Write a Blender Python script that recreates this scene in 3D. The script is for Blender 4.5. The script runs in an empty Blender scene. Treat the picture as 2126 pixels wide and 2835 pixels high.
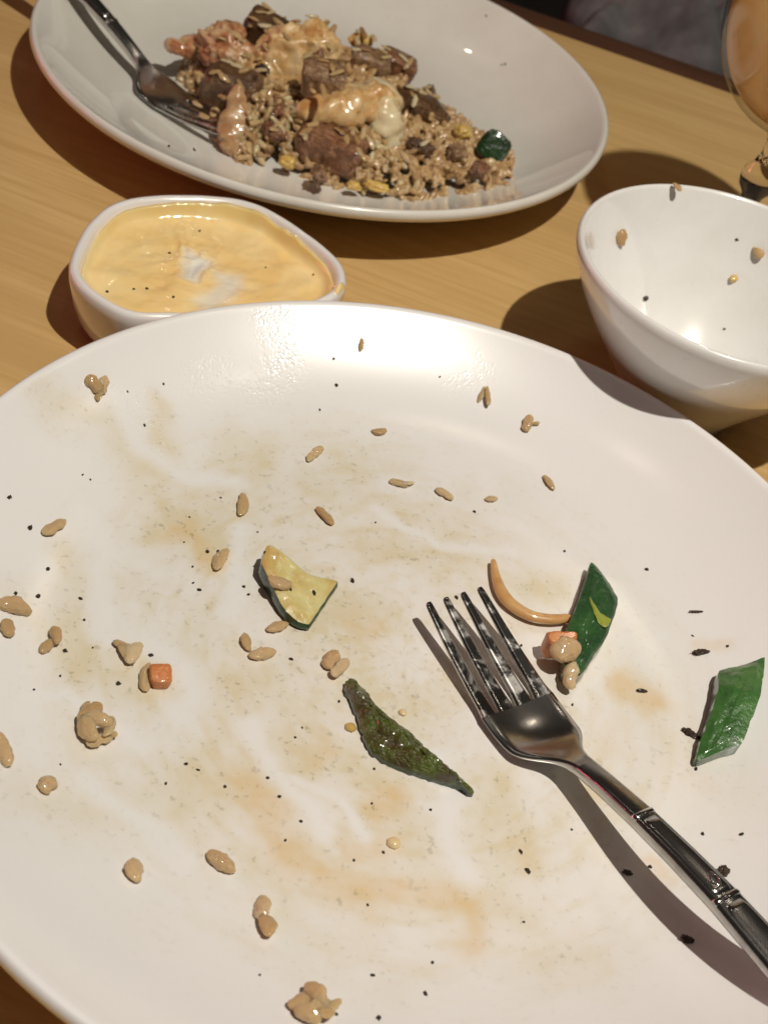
import bpy, bmesh, math, random
import numpy as np
from mathutils import Vector, Matrix, noise as mn

# ------------------------------------------------------------------ measured layout (millimetres unless said)
D = {
 'grains': [["chunky tan rice clump highest up the left of the front plate",[[-96.8,275.2,-91.4,273.6,6.19],[-91.5,273.5,-92.6,279.0,4.82],[-91.9,270.8,-92.4,275.5,3.78]]],["small tan rice grain inside the bright glare at the far rim",[[-21.8,330.6,-22.6,334.6,3.1]]],["two tan rice grains joined in a V below the far right rim",[[21.1,327.4,21.9,332.8,2.92],[24.6,325.9,22.5,332.0,2.75]]],["round pale rice grain with a tiny nub, farthest right of the loose grains",[[38.4,320.7,39.1,326.4,5.16],[40.4,323.7,42.6,324.5,2.06]]],["short pointed rice grain alone below the glare",[[-10.7,305.2,-6.1,307.5,3.78]]],["plump rice grain tilted up to the right below the glare",[[-27.8,285.0,-24.6,292.7,4.3]]],["ragged pale rice grain, left end of the row of four across the upper plate",[[-0.9,286.6,5.2,286.6,4.13],[2.6,286.0,7.0,288.5,3.44]]],["pinkish rice grain, second in the row of four across the upper plate",[[14.1,288.7,20.2,285.8,4.47]]],["tiny pale half grain, third in the row of four across the upper plate",[[30.1,289.9,34.2,291.9,3.44]]],["small slanted rice grain, right end of the row of four across the upper plate",[[47.6,306.0,51.7,301.1,3.61]]],["upright pale rice grain between the far smears, above the zucchini wedge",[[-40.8,253.8,-42.4,263.2,4.64]]],["rice grain slanting down to the right, above the zucchini wedge tip",[[-20.0,266.1,-13.9,260.6,4.64]]],["brown slanted rice grain near the far left of the plate beside a pepper fleck",[[-89.0,220.9,-85.5,229.0,5.16]]],["glossy rice grain standing beside two pepper flecks left of the zucchini wedge",[[-42.0,230.1,-41.3,239.2,5.5]]],["brownish rice grain tucked under the lower tip of the zucchini wedge",[[-22.6,213.8,-17.4,218.3,4.47]]],["small pointed rice grain below left of the zucchini wedge",[[-28.1,210.7,-25.3,205.2,4.3]]],["long glossy rice grain lying level below the zucchini wedge",[[-24.8,203.4,-18.2,207.5,4.99]]],["two rice grains stuck together just above the charred sliver",[[-4.1,206.1,-2.7,213.1,6.19],[-1.9,203.7,1.1,210.3,4.82]]],["long glossy rice grain at the left edge of the picture",[[-89.9,193.0,-81.7,195.6,6.19]]],["stubby rice grain with a black fleck at the left edge of the picture",[[-86.0,189.3,-83.2,184.5,5.5]]],["knobbly double rice grain near the left edge",[[-75.2,184.7,-73.4,190.9,3.78],[-74.9,193.1,-71.9,188.5,4.13]]],["shiny rice clump with a dark shadow, above the carrot cube",[[-60.0,196.2,-53.9,195.8,4.47],[-54.1,190.3,-53.4,197.9,5.85],[-57.8,195.2,-52.3,191.0,4.47]]],["pale rice grain lying against the small carrot cube",[[-47.2,183.6,-49.1,192.6,4.82]]],["big lumpy brown rice clump, largest on the left side of the plate",[[-57.9,166.6,-56.0,175.3,6.54],[-57.7,169.1,-50.3,169.7,6.19],[-58.5,168.8,-53.0,163.4,6.88],[-55.0,163.0,-50.0,167.5,5.16],[-51.1,165.6,-51.5,172.0,4.13],[-50.9,167.4,-48.9,168.3,3.1],[-58.9,170.7,-59.0,175.6,3.44]]],["long rice grain cut by the left edge of the picture below the lumpy clump",[[-74.4,155.1,-67.7,148.0,5.85]]],["round rice grain alone at the lower left of the plate",[[-58.9,145.2,-58.2,150.2,5.85]]],["long flat rice grain carrying one black speck",[[-18.8,144.5,-11.5,141.2,5.5]]],["drop shaped rice grain with a highlight at the lower left",[[-34.2,136.5,-31.6,130.8,5.85]]],["two rice grains end to end near the bottom of the plate",[[-3.0,131.3,-3.5,137.5,5.16],[-2.4,132.3,0.5,127.3,5.33]]],["big sticky rice clump nearest the camera",[[8.1,111.0,13.1,116.1,6.19],[10.4,117.7,15.2,113.4,5.85],[11.8,110.9,16.8,115.0,5.85],[9.1,111.0,15.1,109.8,5.5],[15.1,111.5,18.2,116.4,3.44],[13.5,110.7,17.5,112.1,4.13]]]],
 'wedge': [[-29.7,237.8],[-27.7,238.7],[-22.7,237.1],[-16.0,234.5],[-7.9,236.2],[-8.7,231.6],[-10.2,225.1],[-11.9,218.6],[-14.7,217.9],[-18.7,219.5],[-22.0,222.4],[-25.6,227.2],[-29.4,231.5]],
 'wedge_plane': [-0.21082,0.09037,-0.01348],
 'sliver': [[2.1,203.0],[3.0,204.6],[7.4,201.9],[11.3,198.0],[16.4,194.3],[21.1,192.5],[26.1,188.9],[31.5,185.5],[36.9,182.3],[40.5,179.7],[39.8,178.9],[36.0,180.0],[29.9,180.3],[23.8,180.4],[18.1,181.4],[12.9,183.4],[9.8,187.5],[7.3,192.8],[4.2,198.0],[1.9,200.7]],
 'strip': [[65.1,270.0],[68.0,267.8],[71.5,263.1],[74.2,257.8],[73.6,251.9],[71.4,241.4],[68.7,234.2],[65.4,225.6],[63.5,222.9],[60.1,224.7],[59.3,231.8],[59.5,240.5],[61.6,249.0],[63.4,259.3]],
 'chunk': [[104.4,238.5],[111.0,242.8],[117.4,246.6],[116.6,238.9],[114.0,227.9],[110.9,217.1],[109.5,213.2],[104.6,210.6],[98.4,206.5],[99.2,213.2],[101.6,222.0],[103.1,229.2]],
 'yellowcut': [[64.8,253.2],[66.4,251.5],[68.7,248.2],[71.9,246.9],[71.2,244.0],[70.1,242.9],[68.0,244.2],[66.3,248.6]],
 'onion': [[35.8,261.7],[37.4,255.7],[39.9,249.8],[43.9,245.9],[49.0,244.0],[54.5,244.5],[60.1,246.9]],
 'carrotcube': [-44.7,188.8],
 'carrotwedge': [[52.9,232.6],[55.7,234.1],[61.7,235.4],[60.7,231.0],[55.5,228.6],[53.8,229.4]],
 'stripgrains': [[55.0,226.7,63.1,231.3,7.4],[62.1,219.7,61.9,226.9,4.4]],
 'wedgegrain': [-26.3,226.3,-19.4,227.3,4.2],
 'flecks': [[-85.6,280.1,1.12],[-77.7,273.5,1.44],[-100.5,226.1,2.24],[-92.6,221.1,2.4],[-83.8,211.4,1.92],[-87.6,199.0,1.6],[-82.6,201.5,2.24],[-72.8,206.7,1.44],[-46.2,236.8,2.08],[-43.4,238.1,1.6],[-55.0,248.3,1.12],[-44.1,222.1,1.76],[-46.5,224.0,1.12],[-32.7,227.5,1.44],[-30.7,225.2,1.6],[-53.5,238.1,1.12],[-48.4,229.8,1.12],[-84.9,246.7,1.12],[-87.3,246.8,1.28],[-77.1,289.3,1.28],[-70.1,188.6,1.92],[-49.4,195.7,1.92],[-54.2,184.2,2.08],[-72.2,173.3,1.28],[-68.3,180.4,1.12],[-69.4,200.4,1.28],[-30.8,166.5,1.6],[-27.5,165.8,1.28],[-33.7,159.7,1.44],[-20.0,163.3,1.44],[-58.4,155.2,1.12],[-64.2,192.7,0.96],[-3.6,240.7,1.92],[-30.7,225.1,1.44],[-32.8,227.7,1.28],[-13.8,206.8,1.76],[1.7,197.3,1.28],[-5.8,186.1,1.12],[-6.8,182.6,1.12],[14.7,179.6,1.12],[16.0,169.5,1.12],[-10.5,168.8,1.28],[-6.3,164.7,1.12],[30.6,172.2,1.12],[27.1,245.1,1.92],[-34.6,249.8,1.12],[83.6,276.5,1.92],[57.6,276.7,1.28],[47.9,233.5,1.28],[64.3,217.2,1.12],[99.2,206.1,1.92],[108.1,251.2,1.44],[64.2,217.2,1.12],[98.3,253.7,1.12],[100.4,185.3,1.76],[109.9,186.8,1.76],[87.1,172.3,2.08],[66.8,177.5,1.12],[56.7,162.5,2.24],[54.5,167.3,1.76],[24.3,125.5,1.44],[37.1,132.6,1.44],[36.4,124.2,1.6],[0.2,159.4,1.28],[-10.6,168.8,1.44],[-19.8,163.2,1.44],[-6.5,164.5,1.28],[-2.2,153.3,1.12],[14.8,153.0,1.28],[21.3,157.1,1.44],[20.2,142.7,1.12],[30.7,172.2,1.12],[16.0,169.4,1.12],[14.7,179.6,1.12],[18.0,113.3,1.6],[27.0,115.1,1.92],[57.0,148.8,1.12],[0.3,117.8,1.12],[-29.7,325.2,1.92],[-26.3,317.5,2.08],[6.3,332.3,1.44],[-29.1,307.0,1.28],[-34.6,249.8,1.12],[-1.7,266.9,1.12],[27.6,283.5,1.6],[-48.7,259.6,1.12]],
 'flecks_back': [[-0.3,603.6,1.6],[-16.2,634.0,1.6],[-1.9,603.5,1.6],[-98.9,386.2,1.6],[-107.6,384.0,1.6]],
 'flecks_sauce': [[-108.7,326.6,2.2],[-101.2,331.4,1.6],[-97.5,334.1,1.9],[-87.7,332.2,1.9],[-91.6,375.8,1.7],[-97.1,357.7,1.6],[-63.8,364.9,1.3],[-46.9,368.2,1.5],[-86.1,400.0,1.2]],
 'chars': [["thin black char flake above the two tone green chunk",[98.2,246.6,103.1,248.9,2.2]],["dark twisted char stick touching the left side of the two tone green chunk",[95.6,218.6,100.1,216.7,2.4]],["small black splinter in the middle of the yellow oil spot",[82.4,228.4,85.1,229.1,1.5]],["brown charred crumb on the plate just past the middle of the front fork handle",[103.8,172.8,105.5,175.4,3.4]],["dark crumb on the upper edge of the fork handle shadow",[80.3,169.0,82.6,169.2,1.7]],["brown crumb inside the fork handle shadow near the bottom right",[93.4,152.5,96.4,152.2,2.4]],["thin dark flake high at the right above the two tone green chunk",[97.1,262.2,102.1,263.5,1.0]],["dark crumb beside the shoulder of the front fork",[58.8,215.7,60.0,214.3,2.2]]],
 'drops': [["small yellow egg crumb left of the charred sliver",[6.3,190.0,3.2]],["amber sauce droplet in the lower middle of the plate",[23.3,160.2,3.6]],["clear oil droplet above the charred sliver",[18.8,199.1,2.4]]],
 'bowlbits': [["single brown rice grain on the left inner wall of the white bowl","grain",[55.8,403.6,49.6],[57.5,401.0,44.4],4.2],["pale egg and rice crumb on the far inner wall of the white bowl","grain",[109.1,418.1,45.3],[110.9,419.2,48.4],5.2],["small yellow egg bit inside the white bowl","egg",[104.1,413.3,35.4],[104.6,415.1,38.2],3.4],["dark crumb on the near left inner wall of the white bowl","fleck",[73.3,400.4,26.3],[74.1,401.7,26.8],2.2]],
 'rimgrain': [[71.3,423.3],[74.2,419.9]],
 'bowlflecks': [[106.1,401.7,22.2],[101.1,421.8,48.4]],
 'clean': [[[[-34.0,-33.6],[-28.5,-40.7],[-20.9,-49.6],[-9.5,-58.2]],40],[[[-97.0,18.0],[-88.0,6.6],[-83.6,-9.3],[-77.0,-18.5]],55],[[[-65.3,-19.1],[-54.9,-22.0],[-50.5,-30.0],[-51.3,-39.4]],45],[[[-67.9,-63.4],[-57.4,-67.4],[-47.9,-71.9],[-38.7,-76.5]],40],[[[-102.4,57.7],[-92.6,49.1],[-79.6,45.8],[-63.2,50.1]],40],[[[-55.3,32.4],[-50.9,16.3],[-48.7,-1.2]],38],[[[12.9,-30.2],[20.4,-39.4],[19.6,-50.6],[27.0,-61.3]],45],[[[-88.6,-46.3],[-80.3,-39.9],[-58.5,-50.6]],26],[[[-17.1,55.9],[3.7,47.0],[25.0,53.1]],30],[[[-19.3,-46.3],[-7.8,-49.6],[1.7,-56.1]],22]],
 'film': [[[[-119.5,43.8],[-103.8,51.4],[-90.5,43.1],[-80.0,33.8]],60,0.9],[[[-91.9,64.0],[-87.2,52.8],[-83.9,45.3]],40,1.2],[[[-65.5,63.2],[-61.0,63.5]],75,0.8],[[[-96.2,1.7],[-86.8,-16.2],[-80.9,-28.6]],45,0.8],[[[-78.6,20.9],[-66.8,27.9],[-57.3,19.7]],60,1.3],[[[-100.7,-19.7],[-77.7,-30.5],[-63.9,-34.5]],80,0.6],[[[-76.9,-74.6],[-57.5,-70.3],[-42.5,-56.4]],80,0.7],[[[-35.3,-21.7],[-29.4,-14.8]],70,0.5],[[[-31.6,10.4],[-10.9,8.8]],80,0.6],[[[-21.3,33.4],[10.6,49.6]],50,0.5],[[[30.8,39.0],[42.1,43.2]],55,0.9],[[[32.8,-31.2],[39.5,-48.5]],45,0.7],[[[49.5,-78.7],[58.9,-76.5]],60,0.4],[[[-29.5,-43.9],[-21.8,-35.6]],60,0.7],[[[70.4,11.0],[95.3,-15.0]],110,0.35],[[[-3.8,-14.2],[7.4,-19.9]],60,0.5],[[[-19.3,-46.3],[-13.8,-38.8],[5.9,-39.7]],40,0.6]],
 'sauce': [[[[-29.4,-50.9],[-21.3,-61.8],[-12.6,-69.4],[0.3,-71.7],[15.6,-69.0],[27.9,-68.5],[30.9,-75.0]],52,0.8],[[[3.5,-46.8],[6.6,-43.7]],46,0.9],[[[62.2,11.6],[70.4,9.3]],52,1.0],[[[-13.7,9.6],[-10.2,5.5]],42,0.5],[[[-74.1,20.0],[-67.5,25.6],[-58.2,15.5]],30,0.8],[[[-1.9,-61.1],[6.6,-57.2]],32,0.6],[[[83.5,32.8],[93.8,34.2]],20,0.5],[[[70.1,-43.6],[72.4,-45.8]],26,0.6],[[[-16.1,-33.7],[-14.9,-39.2]],26,0.4],[[[54.8,-25.7],[61.4,-2.0]],50,0.25],[[[38.4,-48.9],[40.7,-54.7]],35,0.4]],
 'grease': [[[[-65.8,108.9],[-59.5,100.3],[-64.7,86.0]],60,1.0],[[[-100.0,61.3],[-90.0,54.5],[-85.0,48.5]],45,1.0],[[[-83.4,79.9],[-79.2,85.9]],70,0.6],[[[-100.7,43.2],[-94.6,38.4]],50,0.4],[[[-4.0,114.0],[2.4,120.1]],60,0.3]],
 'heap': [[-143,515],[-123,486],[-102,456],[-80,459],[-48,455],[-22,461],[0,478],[15,490],[15,520],[2,534],[-20,545],[-55,562],[-90,572],[-125,562],[-145,537]],
 'pc': {"shrimp_big":[-90.8,516.9,26.0],"shrimp_low":[-58.5,487.2,28.0],"shrimp_white":[-43.7,491.1,24.0],"shrimp_tail":[-137.5,519.4,22.0],"orange_body":[-119.2,515.7,22.0],"beef_top":[-72.5,488.8,36.0],"beef_topright":[-59.7,537.6,26.0],"beef_left":[-111.6,490.6,17.0],"beef_back":[-110.7,544.1,24.0],"beef_front":[-61.6,467.8,17.0],"beef_right":[-31.9,519.6,18.0],"beef_far":[-49.2,559.3,20.0],"zuc":[4.5,500.4,21.0],"shell":[-102.3,468.1,18.0],"egg1":[-77.1,454.7,13.0],"egg2":[-38.8,455.6,12.5],"egg3":[-10.4,509.1,20.0],"egg4":[-47.4,451.8,12.0],"rice_lump":[-88.9,467.9,16.0],"egg5":[-68.8,560.6,26.0],"s1":[-86.5,465.2,19.0],"s2":[-26.5,484.3,19.5],"s3":[-10.7,490.2,19.0],"s4":[0.9,481.3,19.0],"s5":[-30.9,540.7,18.0],"s6":[-61.8,447.7,15.0],"s7":[-88.2,478.3,22.0]},
 'tail': [[-145.6,512.3,22.0],[-140.6,512.0,23.0],[-135.7,520.7,22.0],[-128.9,526.3,24.0],[-124.0,531.3,26.0]],
 'low': [[-75.4,477.4,26.0],[-68.8,478.0,28.0],[-60.6,481.8,29.0],[-53.8,491.6,31.0],[-48.9,497.0,30.0]],
 'white': [[-50.2,500.9,30.0],[-46.4,493.4,28.0],[-42.7,488.9,24.0],[-39.8,486.5,19.0]],
 'hgr': [[-70.4,473.2,41.0,-66.7,461.2,41.0,2.9],[-75.5,477.2,36.0,-72.8,474.2,36.0,2.6],[-62.1,469.6,26.0,-56.8,466.1,26.0,2.4],[-56.7,470.3,24.0,-54.7,462.7,24.0,3.0],[-53.7,472.2,24.0,-50.1,464.6,24.0,3.0],[-116.5,534.0,30.0,-116.8,541.8,30.0,2.6],[-70.4,564.0,31.0,-65.7,552.2,31.0,2.6],[-71.0,554.6,30.0,-67.6,546.7,30.0,2.4],[-64.0,561.2,30.0,-61.1,554.5,30.0,2.6],[-113.4,474.4,24.0,-108.9,472.6,24.0,2.8],[-140.3,510.0,26.0,-138.4,515.7,26.0,2.6],[-92.3,535.5,41.0,-86.5,538.5,41.0,2.8],[-110.1,536.3,30.0,-104.7,528.8,30.0,2.8]],
 'forkgr': [[-126.5,483.6,-121.4,480.2,3.2],[-114.8,474.9,-116.7,484.0,4.0],[-121.0,474.7,-116.0,472.2,3.0]],
 'tablegr': [47.7,532.8],
 'cam': [0.756,0.2648,0.263,3341.4],
 'bowl': [0.094,0.3757,0.0555,0.0615],
 'plates': [[15.5,217.4],135.0,[-77.2,528.5],130.3],
 'dish': [[-121.7,323.8],[-123.4,331.1],[-125.2,342.8],[-125.4,357.4],[-123.7,367.5],[-119.4,375.0],[-112.1,381.5],[-102.2,387.6],[-91.6,392.5],[-83.5,395.2],[-74.6,395.1],[-64.6,390.9],[-54.3,384.6],[-43.9,377.1],[-38.1,371.9],[-35.0,366.2],[-33,355],[-38,344],[-52,332],[-68,321],[-84,313],[-96.1,307.5],[-106,311],[-114.9,316]],
 'scrape': [[-92.2,362.6],[-82.7,359.4],[-83.2,353.4],[-83.9,345.4],[-88.3,345.2]],
 'scrape2': [[-79.5,353.8],[-70.5,355.5],[-68.1,349.7],[-69.7,340.7],[-75.6,332.6],[-80.8,335.4],[-76.4,345.6]],
 'fork_front': [0.02457,0.23738,0.00023,-0.85647,0.03561,-0.05294],
 'fork_back': [-0.10482,0.4698,-0.00221,2.60754,-0.02577,0.07899],
}

MM = .001
sc = bpy.context.scene
COL = sc.collection
random.seed(7)
rng = np.random.default_rng(11)

# ------------------------------------------------------------------ camera, world, lamps, exposure
pitch, roll, cam_h, fpx = D['cam']
cam = bpy.data.cameras.new('camera'); cam_ob = bpy.data.objects.new('camera', cam); COL.objects.link(cam_ob)
cam.sensor_fit = 'VERTICAL'; cam.sensor_height = 24; cam.lens = 24 * fpx / 2835
cam.clip_start = .01; cam.clip_end = 50
cr, sr = math.cos(roll), math.sin(roll)
fw = Vector((0, math.cos(pitch), -math.sin(pitch))); up0 = Vector((0, math.sin(pitch), math.cos(pitch))); rt0 = Vector((1, 0, 0))
rt = cr * rt0 + sr * up0; up = -sr * rt0 + cr * up0
cam_ob.matrix_world = Matrix(((rt.x, up.x, -fw.x, 0), (rt.y, up.y, -fw.y, 0), (rt.z, up.z, -fw.z, cam_h), (0, 0, 0, 1)))
cam.dof.use_dof = True; cam.dof.focus_distance = .335; cam.dof.aperture_fstop = cam.lens / 1.9
sc.camera = cam_ob

world = bpy.data.worlds.new('World'); sc.world = world; world.use_nodes = True
bg = world.node_tree.nodes['Background']; bg.inputs[0].default_value = (1, .80, .62, 1); bg.inputs[1].default_value = .02

def lamp(name, kind, loc, power, color, size=.02, rot=None, size_y=None):
    l = bpy.data.lights.new(name, kind); l.energy = power; l.color = color
    if kind == 'POINT': l.shadow_soft_size = size
    else:
        l.shape = 'RECTANGLE'; l.size = size; l.size_y = size_y
    o = bpy.data.objects.new(name, l); o.location = loc
    if rot: o.rotation_euler = rot
    COL.objects.link(o); return o
lamp('pendant_lamp', 'POINT', (.208, .110, .814), 26, (1, .935, .83), .0075)
for x, y, z, e in ((-.9, 1.9, 2.2, 3.), (.6, 2.3, 2.2, 3.), (1.6, 1.2, 2.2, 2.6), (.1, 1.0, 2.4, 2.2), (-.6, .3, 2.3, 2.), (1.2, -.3, 2.3, 2.), (.9, .6, 2.3, 2.6), (.4, -.5, 2.3, 2.)):
    lamp('ceiling_lamp', 'POINT', (x, y, z), e, (1, .86, .68), .026)
lamp('neon_tube', 'AREA', (-1.3, .75, .35), 2.2, (1, .14, .20), .035, (0, math.radians(-95), math.radians(8)), 1.2)
sc.view_settings.view_transform = 'Standard'; sc.view_settings.look = 'None'; sc.view_settings.exposure = 0; sc.view_settings.gamma = 1

# ------------------------------------------------------------------ helpers
def link(name, me, parent=None, mats=(), smooth=True):
    for m in mats: me.materials.append(m)
    if smooth and len(me.polygons): me.polygons.foreach_set('use_smooth', [True] * len(me.polygons))
    o = bpy.data.objects.new(name, me); COL.objects.link(o)
    if parent: o.parent = parent
    return o
def tag(o, label=None, cat=None, group=None, kind=None):
    if label: o['label'] = label
    if cat: o['category'] = cat
    if group: o['group'] = group
    if kind: o['kind'] = kind
    return o
def thing(name, label, cat, loc=(0, 0, 0), rz=0, group=None):
    o = bpy.data.objects.new(name, None); o.empty_display_size = .01; COL.objects.link(o); o.location = loc; o.rotation_euler = (0, 0, rz)
    return tag(o, label, cat, group)
def mesh(name, v, f):
    me = bpy.data.meshes.new(name); me.from_pydata([tuple(map(float, p)) for p in v], [], [tuple(map(int, q)) for q in f]); me.update(); return me
def loft(rings, cap0=True, cap1=True, closed=True):
    v = [p for r in rings for p in r]; n = len(rings[0]); f = []
    for i in range(len(rings) - 1):
        for j in range(n if closed else n - 1):
            a = i * n + j; b = i * n + (j + 1) % n
            f.append((a, b, b + n, a + n))
    if cap0: f.append(tuple(range(n))[::-1])
    if cap1: f.append(tuple(range((len(rings) - 1) * n, len(rings) * n)))
    return v, f
def lathe(prof, n=128, cap=False):
    rings = [[(r * math.cos(2 * math.pi * j / n), r * math.sin(2 * math.pi * j / n), z) for j in range(n)] for r, z in prof]
    return loft(rings, cap, cap)
def fix_normals(me):
    bm = bmesh.new(); bm.from_mesh(me); bmesh.ops.recalc_face_normals(bm, faces=bm.faces); bm.to_mesh(me); bm.free(); return me
_ico = {}
def ico(sub):
    if sub not in _ico:
        bm = bmesh.new(); bmesh.ops.create_icosphere(bm, subdivisions=sub, radius=1)
        _ico[sub] = (np.array([v.co[:] for v in bm.verts]), [[v.index for v in f.verts] for f in bm.faces]); bm.free()
    return _ico[sub]
def turb(p, fr, seed, octv=3):
    q = Vector(p) * fr + Vector((seed * 7.31, seed * 3.7, seed * 1.9))
    return mn.fractal(q, .8, 2.1, octv)
def blob(name, scale, rot=(0, 0, 0), amp=.15, fr=1.6, seed=1, sub=4, square=1.0, octv=4, cells=0, crag=0.):
    V, F = ico(sub)
    out = []
    R = (Matrix.Rotation(rot[2], 3, 'Z') @ Matrix.Rotation(rot[1], 3, 'Y') @ Matrix.Rotation(rot[0], 3, 'X'))
    for p in V:
        q = np.sign(p) * np.abs(p) ** square
        if square < 1: q = q / max(1e-6, np.linalg.norm(np.abs(q) ** (2 / square * .5 + 1))) if False else q
        d = 1 + amp * turb(p, fr, seed, octv) + amp * .28 * turb(p, fr * 4.3, seed + 5, 3)
        if crag:
            q2 = Vector(p) * 2.4 + Vector((seed * 3.1, seed, 4)); q2.z *= 2.2
            d += crag * (.5 - abs(mn.noise(q2)) * 1.6 - .7 * abs(mn.noise(q2 * 2.3)) - .35 * abs(mn.noise(q2 * 5.1)))
        if cells:
            dist, _ = mn.voronoi(Vector(p) * cells + Vector((seed, seed * 2, 0)))
            d += .16 * (min(dist[1] - dist[0], .35) - .2)
        out.append(R @ Vector((q[0] * d * scale[0], q[1] * d * scale[1], q[2] * d * scale[2])))
    return mesh(name, out, F)
def tube(path, radii, n=14, flat=1.0, seg=6, amp=0, seed=0, fr=200):
    # smooth path through the points, elliptical rings, rounded ends
    P = [Vector(p) for p in path]
    pts, rad = [], []
    for i in range(len(P) - 1):
        p0, p1, p2, p3 = P[max(i - 1, 0)], P[i], P[i + 1], P[min(i + 2, len(P) - 1)]
        for k in range(seg):
            t = k / seg
            pts.append(.5 * ((2 * p1) + (p2 - p0) * t + (2 * p0 - 5 * p1 + 4 * p2 - p3) * t * t + (3 * p1 - p0 - 3 * p2 + p3) * t ** 3))
            rad.append(radii[i] * (1 - t) + radii[i + 1] * t)
    pts.append(P[-1]); rad.append(radii[-1])
    rings = []
    N = len(pts)
    ext = []
    for i in range(N): ext.append((pts[i], rad[i], (pts[min(i + 1, N - 1)] - pts[max(i - 1, 0)]).normalized()))
    a, ra, ta = ext[0]; b, rb, tb = ext[-1]
    head = [(a - ta * ra * k, ra * math.sqrt(max(.02, 1 - k * k)), ta) for k in (.98, .8, .45)]
    tail = [(b + tb * rb * k, rb * math.sqrt(max(.02, 1 - k * k)), tb) for k in (.45, .8, .98)]
    for c, r, t in head + ext + tail:
        s = t.cross(Vector((0, 0, 1))).normalized(); u = s.cross(t)
        ring = []
        for j in range(n):
            an = 2 * math.pi * j / n
            d = s * math.cos(an) * r + u * math.sin(an) * r * flat
            if amp: d *= 1 + amp * mn.fractal((c + d) * fr + Vector((seed, 0, 0)), .8, 2, 3)
            ring.append(c + d)
        rings.append(ring)
    return loft(rings)
def slab(outline, z0, z1, lift=None, inset=.0006, sub=1, rot=None):
    # solid with a rounded top edge from an outline (metres, closed)
    pts = [Vector((x, y)) for x, y in outline]
    n = len(pts); den = []
    for i in range(n):
        p0, p1, p2, p3 = pts[i - 1], pts[i], pts[(i + 1) % n], pts[(i + 2) % n]
        for k in range(sub):
            t = k / sub
            c = .5 * ((2 * p1) + (p2 - p0) * t + (2 * p0 - 5 * p1 + 4 * p2 - p3) * t * t + (3 * p1 - p0 - 3 * p2 + p3) * t ** 3)
            l = p1.lerp(p2, t)
            den.append(l.lerp(c, .5))
    c = sum(den, Vector((0, 0))) / len(den)
    return den, c

def vnoise(x, y, seed=0, octv=4):
    out = np.zeros_like(x); a = 1.; tot = 0
    for o in range(octv):
        r = np.random.default_rng(seed * 17 + o); T = r.random((64, 64))
        xi = np.floor(x).astype(int); yi = np.floor(y).astype(int); fx = x - xi; fy = y - yi
        fx = fx * fx * (3 - 2 * fx); fy = fy * fy * (3 - 2 * fy)
        g = lambda i, j: T[i % 64, j % 64]
        out += a * ((g(xi, yi) * (1 - fx) + g(xi + 1, yi) * fx) * (1 - fy) + (g(xi, yi + 1) * (1 - fx) + g(xi + 1, yi + 1) * fx) * fy)
        tot += a; a *= .5; x = x * 2.03 + 5.1; y = y * 2.03 + 9.7
    return out / tot

# ------------------------------------------------------------------ materials
class M:
    def __init__(s, name):
        s.m = bpy.data.materials.new(name); s.m.use_nodes = True; s.t = s.m.node_tree; s.b = s.t.nodes['Principled BSDF']; s.out = s.t.nodes['Material Output']
    def n(s, typ, **kw):
        nd = s.t.nodes.new('ShaderNode' + typ)
        for k, v in kw.items():
            if k.startswith('i_'):
                key = k[2:]; key = int(key) if key.isdigit() else key.replace('_', ' ')
                nd.inputs[key].default_value = v
            else: setattr(nd, k, v)
        return nd
    def l(s, a, b): s.t.links.new(a, b)
    def set(s, **kw):
        for k, v in kw.items(): s.b.inputs[k.replace('_', ' ')].default_value = v
        return s
    def coord(s, out='Object', scale=(1, 1, 1), rot=(0, 0, 0)):
        tc = s.n('TexCoord'); mp = s.n('Mapping'); mp.inputs['Scale'].default_value = scale; mp.inputs['Rotation'].default_value = rot
        s.l(tc.outputs[out], mp.inputs[0]); return mp.outputs[0]
    def noise(s, co, scale, detail=4, rough=.55, dist=0):
        nd = s.n('TexNoise'); nd.inputs['Scale'].default_value = scale; nd.inputs['Detail'].default_value = detail; nd.inputs['Roughness'].default_value = rough; nd.inputs['Distortion'].default_value = dist
        s.l(co, nd.inputs['Vector']); return nd.outputs['Fac']
    def ramp(s, f, stops, mode='LINEAR'):
        r = s.n('ValToRGB'); r.color_ramp.interpolation = mode; e = r.color_ramp.elements
        while len(e) < len(stops): e.new(.5)
        for q, (p, c) in zip(e, stops): q.position = p; q.color = c if len(c) == 4 else (*c, 1)
        s.l(f, r.inputs[0]); return r.outputs[0]
    def mix(s, f, a, b, mode='MIX'):
        x = s.n('Mix', data_type='RGBA', blend_type=mode)
        for src, i in ((f, 0), (a, 6), (b, 7)):
            if hasattr(src, 'is_output'): s.l(src, x.inputs[i])
            else: x.inputs[i].default_value = src if i == 0 else ((*src, 1) if len(src) == 3 else src)
        return x.outputs[2]
    def math(s, op, a, b=0, clamp=False):
        x = s.n('Math', operation=op, use_clamp=clamp)
        for src, i in ((a, 0), (b, 1)):
            if hasattr(src, 'is_output'): s.l(src, x.inputs[i])
            else: x.inputs[i].default_value = src
        return x.outputs[0]
    def bump(s, h, strength=.3, dist=.001, prev=None):
        b = s.n('Bump'); b.inputs['Strength'].default_value = strength; b.inputs['Distance'].default_value = dist
        s.l(h, b.inputs['Height'])
        if prev: s.l(prev, b.inputs['Normal'])
        return b.outputs[0]
    def attr(s, name): return s.n('Attribute', attribute_name=name).outputs['Fac']
    def base(s, c): s.l(c, s.b.inputs['Base Color']); return s
    def rough(s, c): s.l(c, s.b.inputs['Roughness']); return s
    def nrm(s, c): s.l(c, s.b.inputs['Normal']); return s

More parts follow.
